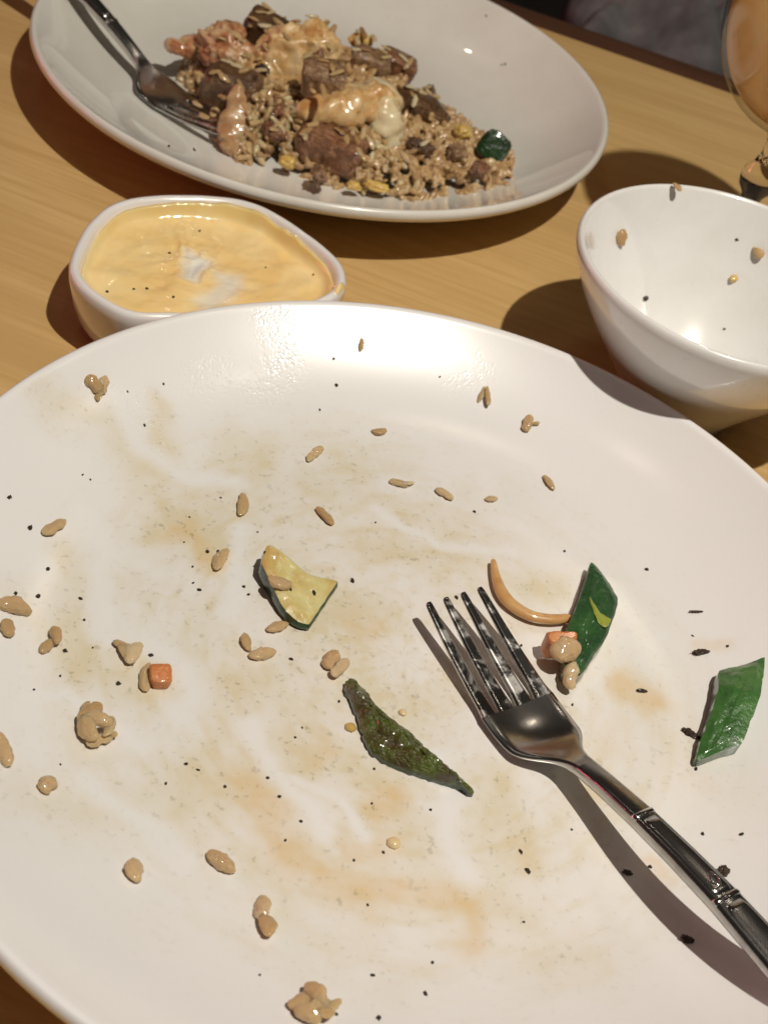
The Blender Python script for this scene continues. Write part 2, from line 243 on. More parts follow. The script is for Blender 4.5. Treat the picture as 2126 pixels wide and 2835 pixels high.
CER = (.80, .785, .775)
def ceramic(name, stained):
    m = M(name); co = m.coord(); m.set(Roughness=.34, IOR=1.5, Coat_Weight=1, Coat_Roughness=.2, Coat_IOR=1.68)
    fine = m.noise(co, 900, 3); mid = m.noise(co, 160, 5)
    base = m.mix(m.math('MULTIPLY', m.noise(co, 30, 3), .10), CER, (.76, .74, .73))
    if stained:
        film = m.attr('film'); sauce = m.attr('sauce'); gr = m.attr('grease')
        f2 = m.math('MULTIPLY', film, m.math('ADD', m.math('MULTIPLY', mid, 1.1), .42), True)
        base = m.mix(m.math('MULTIPLY', f2, .70), base, (.64, .53, .30))
        base = m.mix(m.math('MULTIPLY', m.math('MULTIPLY', sauce, m.math('ADD', mid, .45)), .52), base, (.68, .43, .13))
        # grey green specks of herb dust in the film
        dust = m.ramp(m.noise(co, 560, 2, .5), [(.60, (0, 0, 0)), (.72, (1, 1, 1))])
        dust = m.math('MULTIPLY', m.math('MULTIPLY', dust, m.math('ADD', film, .05)), .42, True)
        base = m.mix(dust, base, (.22, .20, .13))
        vor = m.n('TexVoronoi'); vor.inputs['Scale'].default_value = 1150; wv_ = m.n('VectorMath', operation='ADD'); nz_ = m.n('TexNoise'); nz_.inputs['Scale'].default_value = 300; m.l(co, nz_.inputs['Vector']); sc_ = m.n('VectorMath', operation='SCALE'); sc_.inputs['Scale'].default_value = .0016; m.l(nz_.outputs['Color'], sc_.inputs[0]); m.l(m.coord(scale=(1, .5, 1)), wv_.inputs[0]); m.l(sc_.outputs[0], wv_.inputs[1]); m.l(wv_.outputs[0], vor.inputs['Vector'])
        dots = m.math('MULTIPLY', m.math('SUBTRACT', 1, m.math('MULTIPLY', vor.outputs['Distance'], 1.6), True), m.ramp(m.noise(co, 330, 3), [(.40, (0, 0, 0)), (.55, (1, 1, 1))]))
        hgt = m.math('ADD', m.math('MULTIPLY', dots, gr), m.math('MULTIPLY', m.math('MULTIPLY', mid, film), .5))
        nb_ = m.bump(hgt, .24, .0005, m.bump(m.math('MULTIPLY', fine, gr), .12, .0003)); m.nrm(nb_); m.l(nb_, m.b.inputs['Coat Normal'])
        pass
    m.base(base); return m.m
CERAMIC_STAINED = ceramic('stained_ceramic', True)
def plain_ceramic(name, tint, film=0.):
    m = M(name); co = m.coord(); m.set(Roughness=.25, IOR=1.5, Coat_Weight=1, Coat_Roughness=.012)
    b = m.mix(m.math('MULTIPLY', m.noise(co, 25, 3), .12), tint, tuple(c * .93 for c in tint))
    if film:
        tc = m.n('TexCoord'); sx = m.n('SeparateXYZ'); m.l(tc.outputs['Object'], sx.inputs[0])
        k = m.ramp(m.noise(co, 22, 8, .7, .2), [(.40, (0, 0, 0)), (.68, (1, 1, 1))])
        b = m.mix(m.math('MULTIPLY', k, film), b, (.50, .44, .30))
        d = m.ramp(m.noise(co, 300, 2), [(.70, (0, 0, 0)), (.78, (1, 1, 1))])
        b = m.mix(m.math('MULTIPLY', d, film * .6), b, (.2, .17, .1))
    m.base(b); m.nrm(m.bump(m.noise(co, 60, 2), .05, .001)); return m.m
CERAMIC_BACK = plain_ceramic('used_ceramic', (.76, .735, .675), .22)
CERAMIC_BOWL = plain_ceramic('white_porcelain', (.80, .79, .775), .2)
CERAMIC_DISH = plain_ceramic('dish_porcelain', (.80, .77, .75))

def steel(name, rough=.2, col=(.52, .50, .48)):
    m = M(name); co = m.coord(scale=(20, 900, 900)); m.set(Metallic=1, Roughness=rough)
    c2 = m.coord()
    n1 = m.noise(co, 1, 3); sm = m.noise(c2, 120, 5, .65)
    m.base(m.mix(m.ramp(sm, [(.45, (0, 0, 0)), (.7, (1, 1, 1))]), col, tuple(c * .72 for c in col)))
    m.rough(m.math('ADD', rough - .05, m.math('MULTIPLY', sm, .16)))
    m.nrm(m.bump(n1, .06, .0003)); return m.m
def tine_steel():
    m = M('greasy_tine_steel'); co = m.coord(); m.set(Metallic=1)
    k = m.ramp(m.noise(co, 170, 4, .6, .5), [(.46, (0, 0, 0)), (.60, (1, 1, 1))])
    m.base(m.mix(k, (.56, .55, .54), (.66, .645, .62))); m.rough(m.math('ADD', .15, m.math('MULTIPLY', k, .25))); m.nrm(m.bump(m.noise(co, 600, 3), .08, .0003)); return m.m
STEEL_TINE = tine_steel()
STEEL = steel('fork_steel', .17, (.56, .55, .54)); STEEL_BRIGHT = steel('polished_steel', .1, (.8, .78, .76))

def food(name, stops, scale=120, rough=.3, sss=.15, bump=.5, bscale=350, coat=.6, sss_r=(.004, .002, .001), spec=.5, bd=.001):
    m = M(name); co = m.coord(); m.set(Subsurface_Weight=sss, Subsurface_Radius=sss_r, Subsurface_Scale=1.0, Coat_Weight=coat, Coat_Roughness=.08, IOR=1.42)
    f = m.noise(co, scale, 5, .6, .6)
    m.base(m.ramp(f, stops)); m.rough(m.math('ADD', rough - .08, m.math('MULTIPLY', m.noise(co, 240, 3), .2)))
    h = m.math('ADD', m.noise(co, bscale, 4, .6), m.math('MULTIPLY', m.noise(co, bscale * .3, 3), 1.2))
    m.nrm(m.bump(h, bump, bd)); return m.m
def rice(name, stops):
    m = M(name); co = m.coord('Generated'); m.set(Subsurface_Weight=.65, Subsurface_Radius=(.0045, .003, .0016), Subsurface_Scale=1, Coat_Weight=.7, Coat_Roughness=.06, Roughness=.3, IOR=1.45)
    oi = m.n('ObjectInfo')
    c = m.ramp(oi.outputs['Random'], stops)
    c = m.mix(m.math('MULTIPLY', m.noise(co, 2.2, 3), .2), c, (.34, .19, .08), 'MIX')
    m.base(c); m.nrm(m.bump(m.noise(co, 9, 5, .65), .6, .0008)); return m.m
RICE = rice('loose_rice', [(0, (.50, .33, .155)), (.35, (.60, .43, .24)), (.7, (.45, .29, .13)), (1, (.67, .51, .32))])
RICE_HEAP = rice('heap_rice', [(0, (.44, .265, .105)), (.3, (.60, .43, .215)), (.6, (.36, .21, .085)), (.85, (.76, .61, .38)), (1, (.54, .36, .165))])
def rice_mass():
    m = M('rice_mass'); co = m.coord(); m.set(Subsurface_Weight=.3, Subsurface_Radius=(.003, .0016, .0007), Subsurface_Scale=1, Coat_Weight=.5, Coat_Roughness=.08, Roughness=.3, IOR=1.45)
    c = m.ramp(m.noise(co, 260, 2, .6, .6), [(.22, (.18, .09, .035)), (.40, (.40, .235, .095)), (.52, (.53, .35, .165)), (.64, (.68, .51, .29)), (.80, (.62, .43, .17))])
    c = m.mix(m.math('MULTIPLY', m.noise(co, 300, 3), .4), c, (.24, .13, .06)); m.base(c); m.nrm(m.bump(m.noise(co, 500, 3), .35, .0008)); return m.m
RICE_MASS = rice_mass()
PEPPER = food('black_pepper', [(.3, (.018, .013, .008)), (.7, (.085, .06, .035))], 700, .45, 0, .6, 1500, .2)
CHAR = food('charred_crust', [(.3, (.015, .009, .005)), (.7, (.07, .032, .012))], 500, .4, 0, .7, 900, .4)
EGG = food('scrambled_egg', [(.3, (.56, .34, .08)), (.7, (.72, .52, .17))], 300, .35, .25, .5, 400, .5)
CARROT = food('cooked_carrot', [(.3, (.50, .15, .04)), (.7, (.62, .26, .09))], 250, .4, .15, .5, 700, .2)
ONION = food('cooked_onion', [(.3, (.46, .24, .075)), (.7, (.62, .39, .17))], 160, .3, .4, .25, 250, .5)
PALE = food('translucent_onion', [(.3, (.52, .40, .24)), (.7, (.66, .54, .36))], 200, .25, .5, .3, 300, .6)
SHRIMP = food('seared_shrimp', [(.30, (.50, .24, .07)), (.42, (.58, .34, .13)), (.56, (.68, .47, .23)), (.76, (.76, .60, .37))], 110, .3, .3, .7, 260, .6)
SHRIMP_O = food('orange_shrimp', [(.32, (.24, .08, .03)), (.44, (.44, .19, .085)), (.55, (.56, .36, .20)), (.70, (.62, .48, .31))], 130, .28, .3, .6, 260, .7)
SHRIMP_W = food('white_shrimp', [(.32, (.62, .36, .13)), (.48, (.70, .58, .36)), (.75, (.76, .68, .48))], 80, .25, .4, .3, 200, .7)
SHELL = food('shrimp_shell', [(.3, (.36, .17, .07)), (.55, (.48, .30, .15)), (.75, (.56, .40, .24))], 150, .25, .4, .5, 300, .7)
RIND = food('zucchini_rind', [(.3, (.10, .12, .05)), (.7, (.30, .30, .17))], 300, .35, .2, .3, 400, .5)
BEEF = food('seared_beef', [(.32, (.10, .048, .020)), (.5, (.25, .14, .068)), (.68, (.42, .28, .165))], 300, .28, .05, 1., 620, .8)
BEEF_D = food('dark_beef', [(.30, (.045, .020, .008)), (.55, (.115, .055, .022)), (.75, (.25, .14, .065))], 170, .32, .04, 1., 560, .6)
BEEF_R = food('red_beef', [(.32, (.09, .036, .015)), (.52, (.22, .095, .042)), (.72, (.38, .205, .11))], 280, .3, .05, 1., 620, .7)
ZFLESH = food('zucchini_flesh', [(.30, (.50, .28, .07)), (.42, (.54, .40, .14)), (.58, (.60, .52, .235)), (.8, (.66, .60, .35))], 95, .32, .3, .35, 260, .5)
ZSKIN = food('zucchini_skin', [(.30, (.006, .018, .006)), (.6, (.014, .050, .012)), (.85, (.035, .10, .025))], 120, .28, .05, .5, 500, .6)
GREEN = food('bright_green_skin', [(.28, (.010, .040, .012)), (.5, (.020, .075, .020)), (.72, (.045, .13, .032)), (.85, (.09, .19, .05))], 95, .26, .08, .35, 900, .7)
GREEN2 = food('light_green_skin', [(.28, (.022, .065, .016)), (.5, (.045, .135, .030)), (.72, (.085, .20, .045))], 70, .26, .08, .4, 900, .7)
OLIVE = food('charred_olive_skin', [(.30, (.030, .017, .006)), (.42, (.060, .044, .010)), (.52, (.075, .095, .014)), (.8, (.13, .17, .03))], 70, .24, .06, 1.0, 420, .9, bd=.0016)
YCUT = food('yellow_green_flesh', [(.3, (.22, .26, .03)), (.7, (.36, .38, .07))], 300, .3, .3, .3, 500, .6)
OIL = M('sauce_droplet').set(Base_Color=(.72, .56, .32, 1), Roughness=.06, Subsurface_Weight=.4, Subsurface_Radius=(.003, .0015, .0005), Subsurface_Scale=1, Coat_Weight=1).m

def wood():
    m = M('maple_laminate'); m.set(Roughness=.36, IOR=1.45, Coat_Weight=.15, Coat_Roughness=.2)
    a = m.noise(m.coord(scale=(1.1, 11, 1)), 3.2, 4, .55, .5)
    b = m.noise(m.coord(scale=(3, 90, 1)), 4, 4, .6, .2)
    c = m.noise(m.coord(scale=(14, 260, 1)), 5, 2, .5)
    col = m.ramp(a, [(.30, (.52, .335, .135)), (.5, (.60, .395, .165)), (.7, (.66, .45, .20))])
    col = m.mix(m.ramp(b, [(.36, (1, 1, 1)), (.58, (0, 0, 0))]), col, (.54, .345, .135))
    col = m.mix(m.math('MULTIPLY', m.ramp(c, [(.58, (0, 0, 0)), (.72, (1, 1, 1))]), .35), col, (.47, .285, .105))
    m.base(col); m.nrm(m.bump(b, .04, .0005)); m.rough(m.math('ADD', .30, m.math('MULTIPLY', a, .16))); return m.m
WOOD = wood()
def dark(name, c1, c2, scale, rough, st=(1, 1, 1), bump=.2):
    m = M(name); co = m.coord(scale=st); f = m.noise(co, scale, 5, .6)
    m.set(Roughness=rough).base(m.ramp(f, [(.35, c1), (.7, c2)])); m.nrm(m.bump(f, bump, .003)); return m.m
EDGE = dark('dark_wood_edge', (.065, .026, .013), (.10, .045, .022), 9, .4, (1, 12, 12))
FLOOR = dark('dark_carpet', (.02, .016, .014), (.035, .028, .024), 60, .9)
SEAT = dark('black_vinyl', (.012, .010, .010), (.022, .018, .017), 30, .45)
CLOTH = dark('grey_knit', (.15, .145, .15), (.34, .33, .335), 14, .9, (1, 3, 1), .6)

# ------------------------------------------------------------------ setting: floor, table, seat behind
fl = link('floor', mesh('floor', [(-4, -3, 0), (4, -3, 0), (4, 5, 0), (-4, 5, 0)], [(0, 1, 2, 3)]), None, [FLOOR], False)
fl.location = (0, 0, -.74); tag(fl, 'dark floor under the table', None, None, 'structure')
TA = math.atan2(-.017, .097)
table = thing('dining_table', 'light maple dining table with a dark brown edge carrying all the dishes', 'table', (.059, .696, 0), TA)
def box(x0, x1, y0, y1, z0, z1, bev=.002):
    bm = bmesh.new(); bmesh.ops.create_cube(bm, size=1)
    for v in bm.verts: v.co = Vector(((x0 + x1) / 2 + v.co.x * (x1 - x0), (y0 + y1) / 2 + v.co.y * (y1 - y0), (z0 + z1) / 2 + v.co.z * (z1 - z0)))
    if bev: bmesh.ops.bevel(bm, geom=bm.edges[:], offset=bev, segments=2, affect='EDGES', profile=.6)
    me = bpy.data.meshes.new('box'); bm.to_mesh(me); bm.free(); return me
link('tabletop', box(-.85, .85, -.80, 0, -.03, 0, 0), table, [WOOD], False)
link('edge_band', box(-.85, .85, .0005, .0245, -.036, -.0006, .002), table, [EDGE])
for sx in (-.7, .7):
    for sy in (-.7, -.08): link('leg', box(sx - .03, sx + .03, sy - .03, sy + .03, -.74, -.031, .004), table, [EDGE])
seat = thing('booth_seat', 'dark vinyl seat in the shade beyond the far table edge', 'seat', (.2, 1.62, -.74))
link('cushion', box(-.9, .9, -.22, .28, .36, .45, .03), seat, [SEAT]); link('base', box(-.88, .88, -.18, .28, 0, .359, .005), seat, [SEAT])
# crumpled grey garment on the seat
nx, ny = 90, 60; v = []; f = []
for i in range(nx):
    for j in range(ny):
        a, b = i / (nx - 1) * 2 - 1, j / (ny - 1) * 2 - 1
        edge = max(0, 1 - max(abs(a), abs(b)) ** 4) ** .5
        h = (.075 + .05 * mn.fractal(Vector((a * 2.2, b * 3 + a, 3)), .9, 2, 4) + .028 * abs(mn.noise(Vector((a * 3 + b * 2, b * 8 - a * 3, 9))))) * edge
        v.append((a * .2 + .03 * mn.noise(Vector((a * 2, b * 2, 1))), b * .13 + .03 * mn.noise(Vector((a * 2, b * 2, 5))), .002 + max(0, h)))
for i in range(nx - 1):
    for j in range(ny - 1): f.append((i * ny + j, (i + 1) * ny + j, (i + 1) * ny + j + 1, i * ny + j + 1))
rim = [i * ny for i in range(nx)] + [(nx - 1) * ny + j for j in range(1, ny)] + [i * ny + ny - 1 for i in range(nx - 2, -1, -1)] + [j for j in range(ny - 2, 0, -1)]
f.append(tuple(rim[::-1]))
g = link('crumpled_garment', mesh('crumpled_garment', v, f), None, [CLOTH]); g.location = (.27, 1.56, -.29)
tag(g, 'crumpled grey knit garment lying in the dark beyond the far table edge', 'garment')

# ------------------------------------------------------------------ plates
def prof(r, R, z0=.006, r0=.07, zr=.032, p=2.3):
    k = R / .135; t = np.clip((r - r0 * k) / (R - r0 * k), 0, 1.2); return z0 + (zr - z0) * t ** p
def plate_profile(R, n_in):
    r1 = R - .0036; z1 = float(prof(np.array(r1), R))
    pr_ = [(float(r), float(prof(np.array(r), R))) for r in np.linspace(.0005, r1, n_in)]
    pr_ += [(R - .0026, z1 + .00075), (R - .0016, z1 + .00105), (R - .0007, z1 + .00065), (R - .0001, z1 - .0004), (R + .0001, z1 - .0016), (R - .0004, z1 - .0026), (R - .0014, z1 - .0040)]
    k = R / .135
    for t in np.linspace(.04, 1, 14): pr_.append((R - .0014 + (.080 * k - R + .0014) * t, z1 - .0040 + (.0022 - z1 + .0040) * t ** .92))
    pr_ += [(.0745 * k, .0014), (.0735 * k, .0002), (.0715 * k, 0), (.0705 * k, .0004), (.069 * k, .002), (.001, .0026)]
    return pr_
FC = Vector(D['plates'][0]) * MM; RF = D['plates'][1] * MM; BC = Vector(D['plates'][2]) * MM; RB = D['plates'][3] * MM
FC = Vector((D['plates'][0][0] * MM, D['plates'][0][1] * MM, 0)); BC = Vector((D['plates'][2][0] * MM, D['plates'][2][1] * MM, 0))
NIN, NTH = 230, 660
v, f = lathe(plate_profile(RF, NIN), NTH)
f.append(tuple(range(NTH))[::-1]); last = len(v) - NTH; f.append(tuple(range(last, last + NTH)))
me = mesh('front_plate', v, f)
X = np.array([(p[0], p[1]) for p in v]) * 1000.; up_ = np.arange(len(v)) < NIN * NTH
x, y = X[:, 0], X[:, 1]; r = np.hypot(x, y)
wx_ = (vnoise(x / 9 + 40, y / 9 + 40, 1) - .5) * 9; wy_ = (vnoise(x / 9 + 80, y / 9 + 10, 2) - .5) * 9
def dist_poly(P, pts):
    d = np.full(len(P), 1e9)
    pts = np.array(pts, float)
    if len(pts) == 1: return np.hypot(P[:, 0] - pts[0, 0], P[:, 1] - pts[0, 1])
    for a, b in zip(pts[:-1], pts[1:]):
        ab = b - a; t = np.clip(((P - a) @ ab) / (ab @ ab), 0, 1); q = P - (a + t[:, None] * ab); d = np.minimum(d, np.hypot(q[:, 0], q[:, 1]))
    return d
W = np.stack([x + wx_, y + wy_], 1); PX = .172
ang = np.arctan2(y, x); sw = vnoise(ang * 7 + r / 30 + 60, r / 2.6 + 50, 3, 4)
film = np.clip((vnoise(x / 14 + 30, y / 14 + 30, 4, 5) - .36) * 1.9, 0, 1) * .62 + np.clip(sw - .45, 0, 1) * 1.1
film += .16 + .5 * np.clip(vnoise(x / 5 + 10, y / 5 + 70, 12, 4) - .5, 0, 1)
film *= 1 / (1 + np.exp((r - 92) / 6)) * (1 - .8 / (1 + np.exp(-((x * .75 + y * .66) - 52) / 9)))
for pts, w, s in D['film']: film += s * .55 * np.exp(-(dist_poly(W, pts) / (w * PX * .62)) ** 2)
sauce = np.zeros(len(v))
for pts, w, s in D['sauce']: sauce = np.maximum(sauce, s * np.exp(-(dist_poly(W, pts) / (w * PX * .62)) ** 2.4))
clean = np.zeros(len(v)); W2 = np.stack([x + wx_ * .5, y + wy_ * .5], 1)
for pts, w in D['clean']: clean = np.maximum(clean, np.exp(-(dist_poly(W2, pts) / (w * PX * .5)) ** 2.4))
film += .35 * np.clip(vnoise(ang * 22 + 90 + r / 60, r / 1.5 + 20, 31, 3) - .55, 0, 1) * (film > .05)
film *= 1 - .85 * clean; sauce *= 1 - .8 * clean
grease = np.zeros(len(v))
for pts, w, s in D['grease']: grease = np.maximum(grease, s * np.exp(-(dist_poly(W, pts) / (w * PX * .6)) ** 2))
grease += .12 * film
for nm, a in (('film', film), ('sauce', sauce), ('grease', grease)):
    at = me.attributes.new(nm, 'FLOAT', 'POINT'); at.data.foreach_set('value', np.where(up_, np.clip(a, 0, 1.6), 0).astype(np.float32))
fp = link('dinner_plate', me, None, [CERAMIC_STAINED]); fp.location = FC
tag(fp, 'nearly empty white coupe plate nearest the camera, smeared with sauce', 'plate', 'white dinner plates')
v, f = lathe(plate_profile(RB, 60), 256); f.append(tuple(range(256))[::-1]); last = len(v) - 256; f.append(tuple(range(last, last + 256)))
bp = link('dinner_plate', mesh('back_plate', v, f), None, [CERAMIC_BACK]); bp.location = BC
tag(bp, 'white coupe plate at the back still holding the heap of fried rice', 'plate', 'white dinner plates')
def zf(x, y): return float(prof(np.array(math.hypot(x - FC.x, y - FC.y)), RF))
def zb(x, y): return float(prof(np.array(math.hypot(x - BC.x, y - BC.y)), RB))

# ------------------------------------------------------------------ white bowl
WX, WY, WR, WH = D['bowl']
def bowlz(r): return (.0075 + (WH - .0083) * min(1.1, max(0, r / (WR - .0026))) ** 2.1)
pr_ = [(.0005 + (WR - .0031) * t, bowlz(.0005 + (WR - .0031) * t)) for t in np.linspace(0, 1, 48)]
pr_ += [(WR - .0021, WH + .0001), (WR - .0013, WH + .0004), (WR - .0005, WH - .0001), (WR, WH - .0013), (WR - .0002, WH - .003)]
zq = np.array([.0036, .008, .015, .0275, .043, WH - .003]); rq = np.array([.0205, .0232, .0282, .0372, .0482, WR - .0002])
zs_ = np.linspace(1, 0, 34)[1:]; cf = np.polyfit(zq, rq, 3)
for t in zs_: z_ = .0036 + (WH - .0066) * t; pr_.append((float(np.polyval(cf, z_)) - (float(np.polyval(cf, WH - .003)) - WR + .0002) * t, z_))
pr_ += [(.0203, .0028), (.0201, .0004), (.0194, 0), (.0182, 0), (.0176, .0012), (.001, .0022)]
v, f = lathe(pr_, 192); f.append(tuple(range(192))[::-1]); last = len(v) - 192; f.append(tuple(range(last, last + 192)))
bw = link('rice_bowl', mesh('rice_bowl', v, f), None, [CERAMIC_BOWL]); bw.location = (WX, WY, 0)
tag(bw, 'small white bowl with a few stray crumbs cut by the right edge', 'bowl')

# ------------------------------------------------------------------ sauce dish
out = np.array(D['dish']) * MM; c0 = out.mean(0)
an = np.unwrap(np.arctan2(*(out - c0).T[::-1])); o_ = np.argsort(np.mod(an, 2 * np.pi)); an_s = np.mod(an, 2 * np.pi)[o_]; rd = np.linalg.norm(out - c0, axis=1)[o_]
NT = 160; th = np.linspace(0, 2 * np.pi, NT, endpoint=False)
rr = np.interp(th, np.concatenate([an_s - 2 * np.pi, an_s, an_s + 2 * np.pi]), np.tile(rd, 3))
for _ in range(6): rr = (np.roll(rr, 1) + rr * 2 + np.roll(rr, -1)) / 4
def dring(off, z, k=1.0): return [((rr[i] * k - off) * math.cos(th[i]), (rr[i] * k - off) * math.sin(th[i]), z) for i in range(NT)]
H_ = .0265
rings = [dring(.0, .003, .02), dring(.016, .0032, .86), dring(.0085, .0045, .93), dring(.0065, .009, .97), dring(.0052, .016), dring(.0046, .022), dring(.0040, H_ - .0012), dring(.0033, H_ - .0002), dring(.0022, H_ + .0002), dring(.0010, H_ - .0002), dring(.0002, H_ - .0014), dring(.0003, .022), dring(.0014, .014), dring(.0034, .007), dring(.006, .002), dring(.0075, .0003), dring(.009, 0), dring(.0, 0, .02)]
v, f = loft(rings); me = fix_normals(mesh('sauce_dish', v, f))
dish = link('sauce_dish', me, None, [CERAMIC_DISH]); dish.location = (c0[0], c0[1], 0)
tag(dish, 'oval white dip dish full of creamy orange sauce behind the front plate', 'dish')
# the sauce: a height field with a scraped hollow and ridges, dragged up the far wall
m = M('creamy_orange_sauce'); co = m.coord(); m.set(Roughness=.16, Subsurface_Weight=.25, Subsurface_Radius=(.004, .002, .001), Subsurface_Scale=1, Coat_Weight=.5, Coat_Roughness=.06)
col = m.ramp(m.noise(co, 55, 4, .5, .6), [(.35, (.88, .61, .25)), (.65, (.92, .70, .35))])
col = m.mix(m.attr('thin'), col, (.80, .77, .68)); col = m.mix(m.math('MULTIPLY', m.attr('skin'), .25), col, (.60, .36, .08))
m.base(col); m.nrm(m.bump(m.noise(co, 120, 3), .16, .001)); SAUCE = m.m
def inpoly(P, poly):
    poly = np.array(poly); ins = np.zeros(len(P), bool); j = len(poly) - 1
    for i in range(len(poly)):
        xi, yi = poly[i]; xj, yj = poly[j]
        ins ^= ((yi > P[:, 1]) != (yj > P[:, 1])) & (P[:, 0] < (xj - xi) * (P[:, 1] - yi) / (yj - yi + 1e-12) + xi); j = i
    return ins
NR = 70; ks = np.linspace(.012, 1, NR); off_w = .0047
S = np.array([[((rr[i] - off_w) * k * math.cos(th[i]), (rr[i] - off_w) * k * math.sin(th[i])) for i in range(NT)] for k in ks]).reshape(-1, 2)
kk = np.repeat(ks, NT); Smm = (S + c0) * 1000
Sw = Smm + np.stack([(vnoise(Smm[:, 0] / 4 + 90, Smm[:, 1] / 4 + 90, 9) - .5) * 3, (vnoise(Smm[:, 0] / 4 + 50, Smm[:, 1] / 4 + 20, 8) - .5) * 3], 1)
def soft(poly, w):
    p = poly + [poly[0]]; d = dist_poly(Sw, p); q_ = np.clip(.55 + np.where(inpoly(Sw, poly), d, -d) / (2 * w), 0, 1); return q_ * q_ * (3 - 2 * q_)
thin = np.maximum(soft(D['scrape'], 3.0), .75 * soft(D['scrape2'], 3.4))
ridge = np.exp(-((dist_poly(Sw, D['scrape'] + [D['scrape'][0]]) - 1.6) / 1.2) ** 2)
drag = np.array([D['scrape'][0], D['scrape'][0] + np.array([-6., 12.])])
z = .0200 + .0010 * (vnoise(Smm[:, 0] / 8 + 20, Smm[:, 1] / 8 + 20, 5) - .5) * 2 + .0004 * ridge - .0007 * thin + .0005 * np.sin(dist_poly(Sw, drag) * 1.2) * np.exp(-(dist_poly(Sw, drag) / 7) ** 2)
far = np.clip((kk - .90) / .10, 0, 1)
wallup = far ** 2 * .0062 * np.clip(.55 + .45 * np.sin(np.tile(th, NR) - .15) + .35 * (vnoise(np.tile(np.cos(th), NR) * 4 + 20, np.tile(np.sin(th), NR) * 4 + 20, 6) - .5), 0.05, 1)
z = z + wallup
skin = np.clip((kk - .93) / .05, 0, 1) * np.clip(np.tile(np.sin(th), NR) + .5, 0, 1)
v = [(S[i, 0], S[i, 1], z[i]) for i in range(len(S))]; _, f = loft([v[i * NT:(i + 1) * NT] for i in range(NR)], True, False)
nb = len(v); v += [(S[(NR - 1) * NT + i, 0] * .96, S[(NR - 1) * NT + i, 1] * .96, .008) for i in range(NT)]
for i in range(NT): f.append(((NR - 1) * NT + i, (NR - 1) * NT + (i + 1) % NT, nb + (i + 1) % NT, nb + i))
f.append(tuple(range(nb, nb + NT)))
me = mesh('creamy_sauce', v, f)
for nm, a in (('thin', thin), ('skin', skin)):
    at = me.attributes.new(nm, 'FLOAT', 'POINT'); at.data.foreach_set('value', np.concatenate([a, np.zeros(NT)]).astype(np.float32))
me = fix_normals(me)
sa = link('creamy_sauce', me, None, [SAUCE]); sa.location = (c0[0], c0[1], 0)
tag(sa, 'creamy pale orange dipping sauce with a scraped white patch in the oval dish', 'sauce')
# sauce that ran over the right end of the rim
sm = blob('drip', (.0016, .0055, .0050), (0, 0, -.2), .15, 2, 3, 3); o = link('sauce_drip', sm, sa, [SAUCE]); o.location = (-.0355 - c0[0], .3545 - c0[1], .0230)

# ------------------------------------------------------------------ goblet with an orange drink
GX, GY = .1110, .4710
m = M('clear_glass').set(Roughness=.02, IOR=1.5, Transmission_Weight=1, Base_Color=(.97, .96, .93, 1)); GLASS = m.m
m = M('thin_glass'); gl = m.n('BsdfGlossy'); gl.inputs['Roughness'].default_value = .03; tr = m.n('BsdfTransparent'); tr.inputs[0].default_value = (.96, .95, .92, 1); lw_ = m.n('LayerWeight'); lw_.inputs[0].default_value = .5; mx_ = m.n('MixShader'); m.l(m.math('ADD', .03, m.math('MULTIPLY', m.math('POWER', lw_.outputs['Facing'], 4), .5)), mx_.inputs[0]); m.l(tr.outputs[0], mx_.inputs[1]); m.l(gl.outputs[0], mx_.inputs[2]); m.l(mx_.outputs[0], m.out.inputs[0]); GLASS_THIN = m.m
m = M('orange_drink'); co = m.coord(); sx = m.n('SeparateXYZ'); m.l(co, sx.inputs[0])
c = m.ramp(m.math('ADD', m.math('MULTIPLY', sx.outputs[2], 8.5), m.math('MULTIPLY', m.noise(co, 40, 3), .08)), [(.62, (.86, .46, .20)), (.72, (.88, .66, .36)), (1, (.90, .76, .50))])
m.base(c).set(Roughness=.3, Subsurface_Weight=1, Subsurface_Radius=(.05, .035, .02), Subsurface_Scale=1, Coat_Weight=.4, Coat_Roughness=.05); tr = m.n('BsdfTransparent'); tr.inputs[0].default_value = (.95, .66, .36, 1); mx_ = m.n('MixShader'); mx_.inputs[0].default_value = .3; m.l(m.b.outputs[0], mx_.inputs[1]); m.l(tr.outputs[0], mx_.inputs[2]); m.l(mx_.outputs[0], m.out.inputs[0]); DRINK = m.m
gob = thing('goblet', 'stemmed cocktail glass at the top right edge of the picture', 'glass', (GX, GY, 0))
def egg(z0, z1, rmax, n=30, e=.5):
    zc = (z0 + z1) / 2; a = (z1 - z0) / 2
    return [(max(.0008, rmax * math.sqrt(max(0, 1 - ((z - zc) / a) ** 2))), z) for z in z0 + (z1 - z0) * (1 - np.cos(np.linspace(0, math.pi, n))) / 2]
outer = [p for p in egg(.0727, .1629, .0385) if p[1] < .148]; inner = [p for p in egg(.0752, .1629, .0371) if p[1] < .148]
v, f = lathe(outer + [(outer[-1][0] - .0007, outer[-1][1] + .0007)] + inner[::-1], 96, True)
link('glass_bowl', fix_normals(mesh('glass_bowl', v, f)), gob, [GLASS_THIN])
st = [(.0006, .0742), (.0052, .0735), (.0040, .069), (.0036, .063), (.0048, .059), (.0074, .0555), (.0080, .052), (.0072, .0485), (.0046, .045), (.0036, .041), (.0034, .030), (.0036, .018), (.0048, .010), (.0085, .0062), (.016, .0042), (.0285, .0024), (.0296, .0014), (.0292, .0003), (.001, .0003)]
v, f = lathe(st, 64, True); link('stem', fix_normals(mesh('stem', v, f)), gob, [GLASS])
v, f = lathe([(r - .0003, z) for r, z in inner if z < .136] + [(.001, .1362)], 96, True)
dr = link('orange_drink', fix_normals(mesh('orange_drink', v, f)), None, [DRINK]); dr.location = (GX, GY, 0)
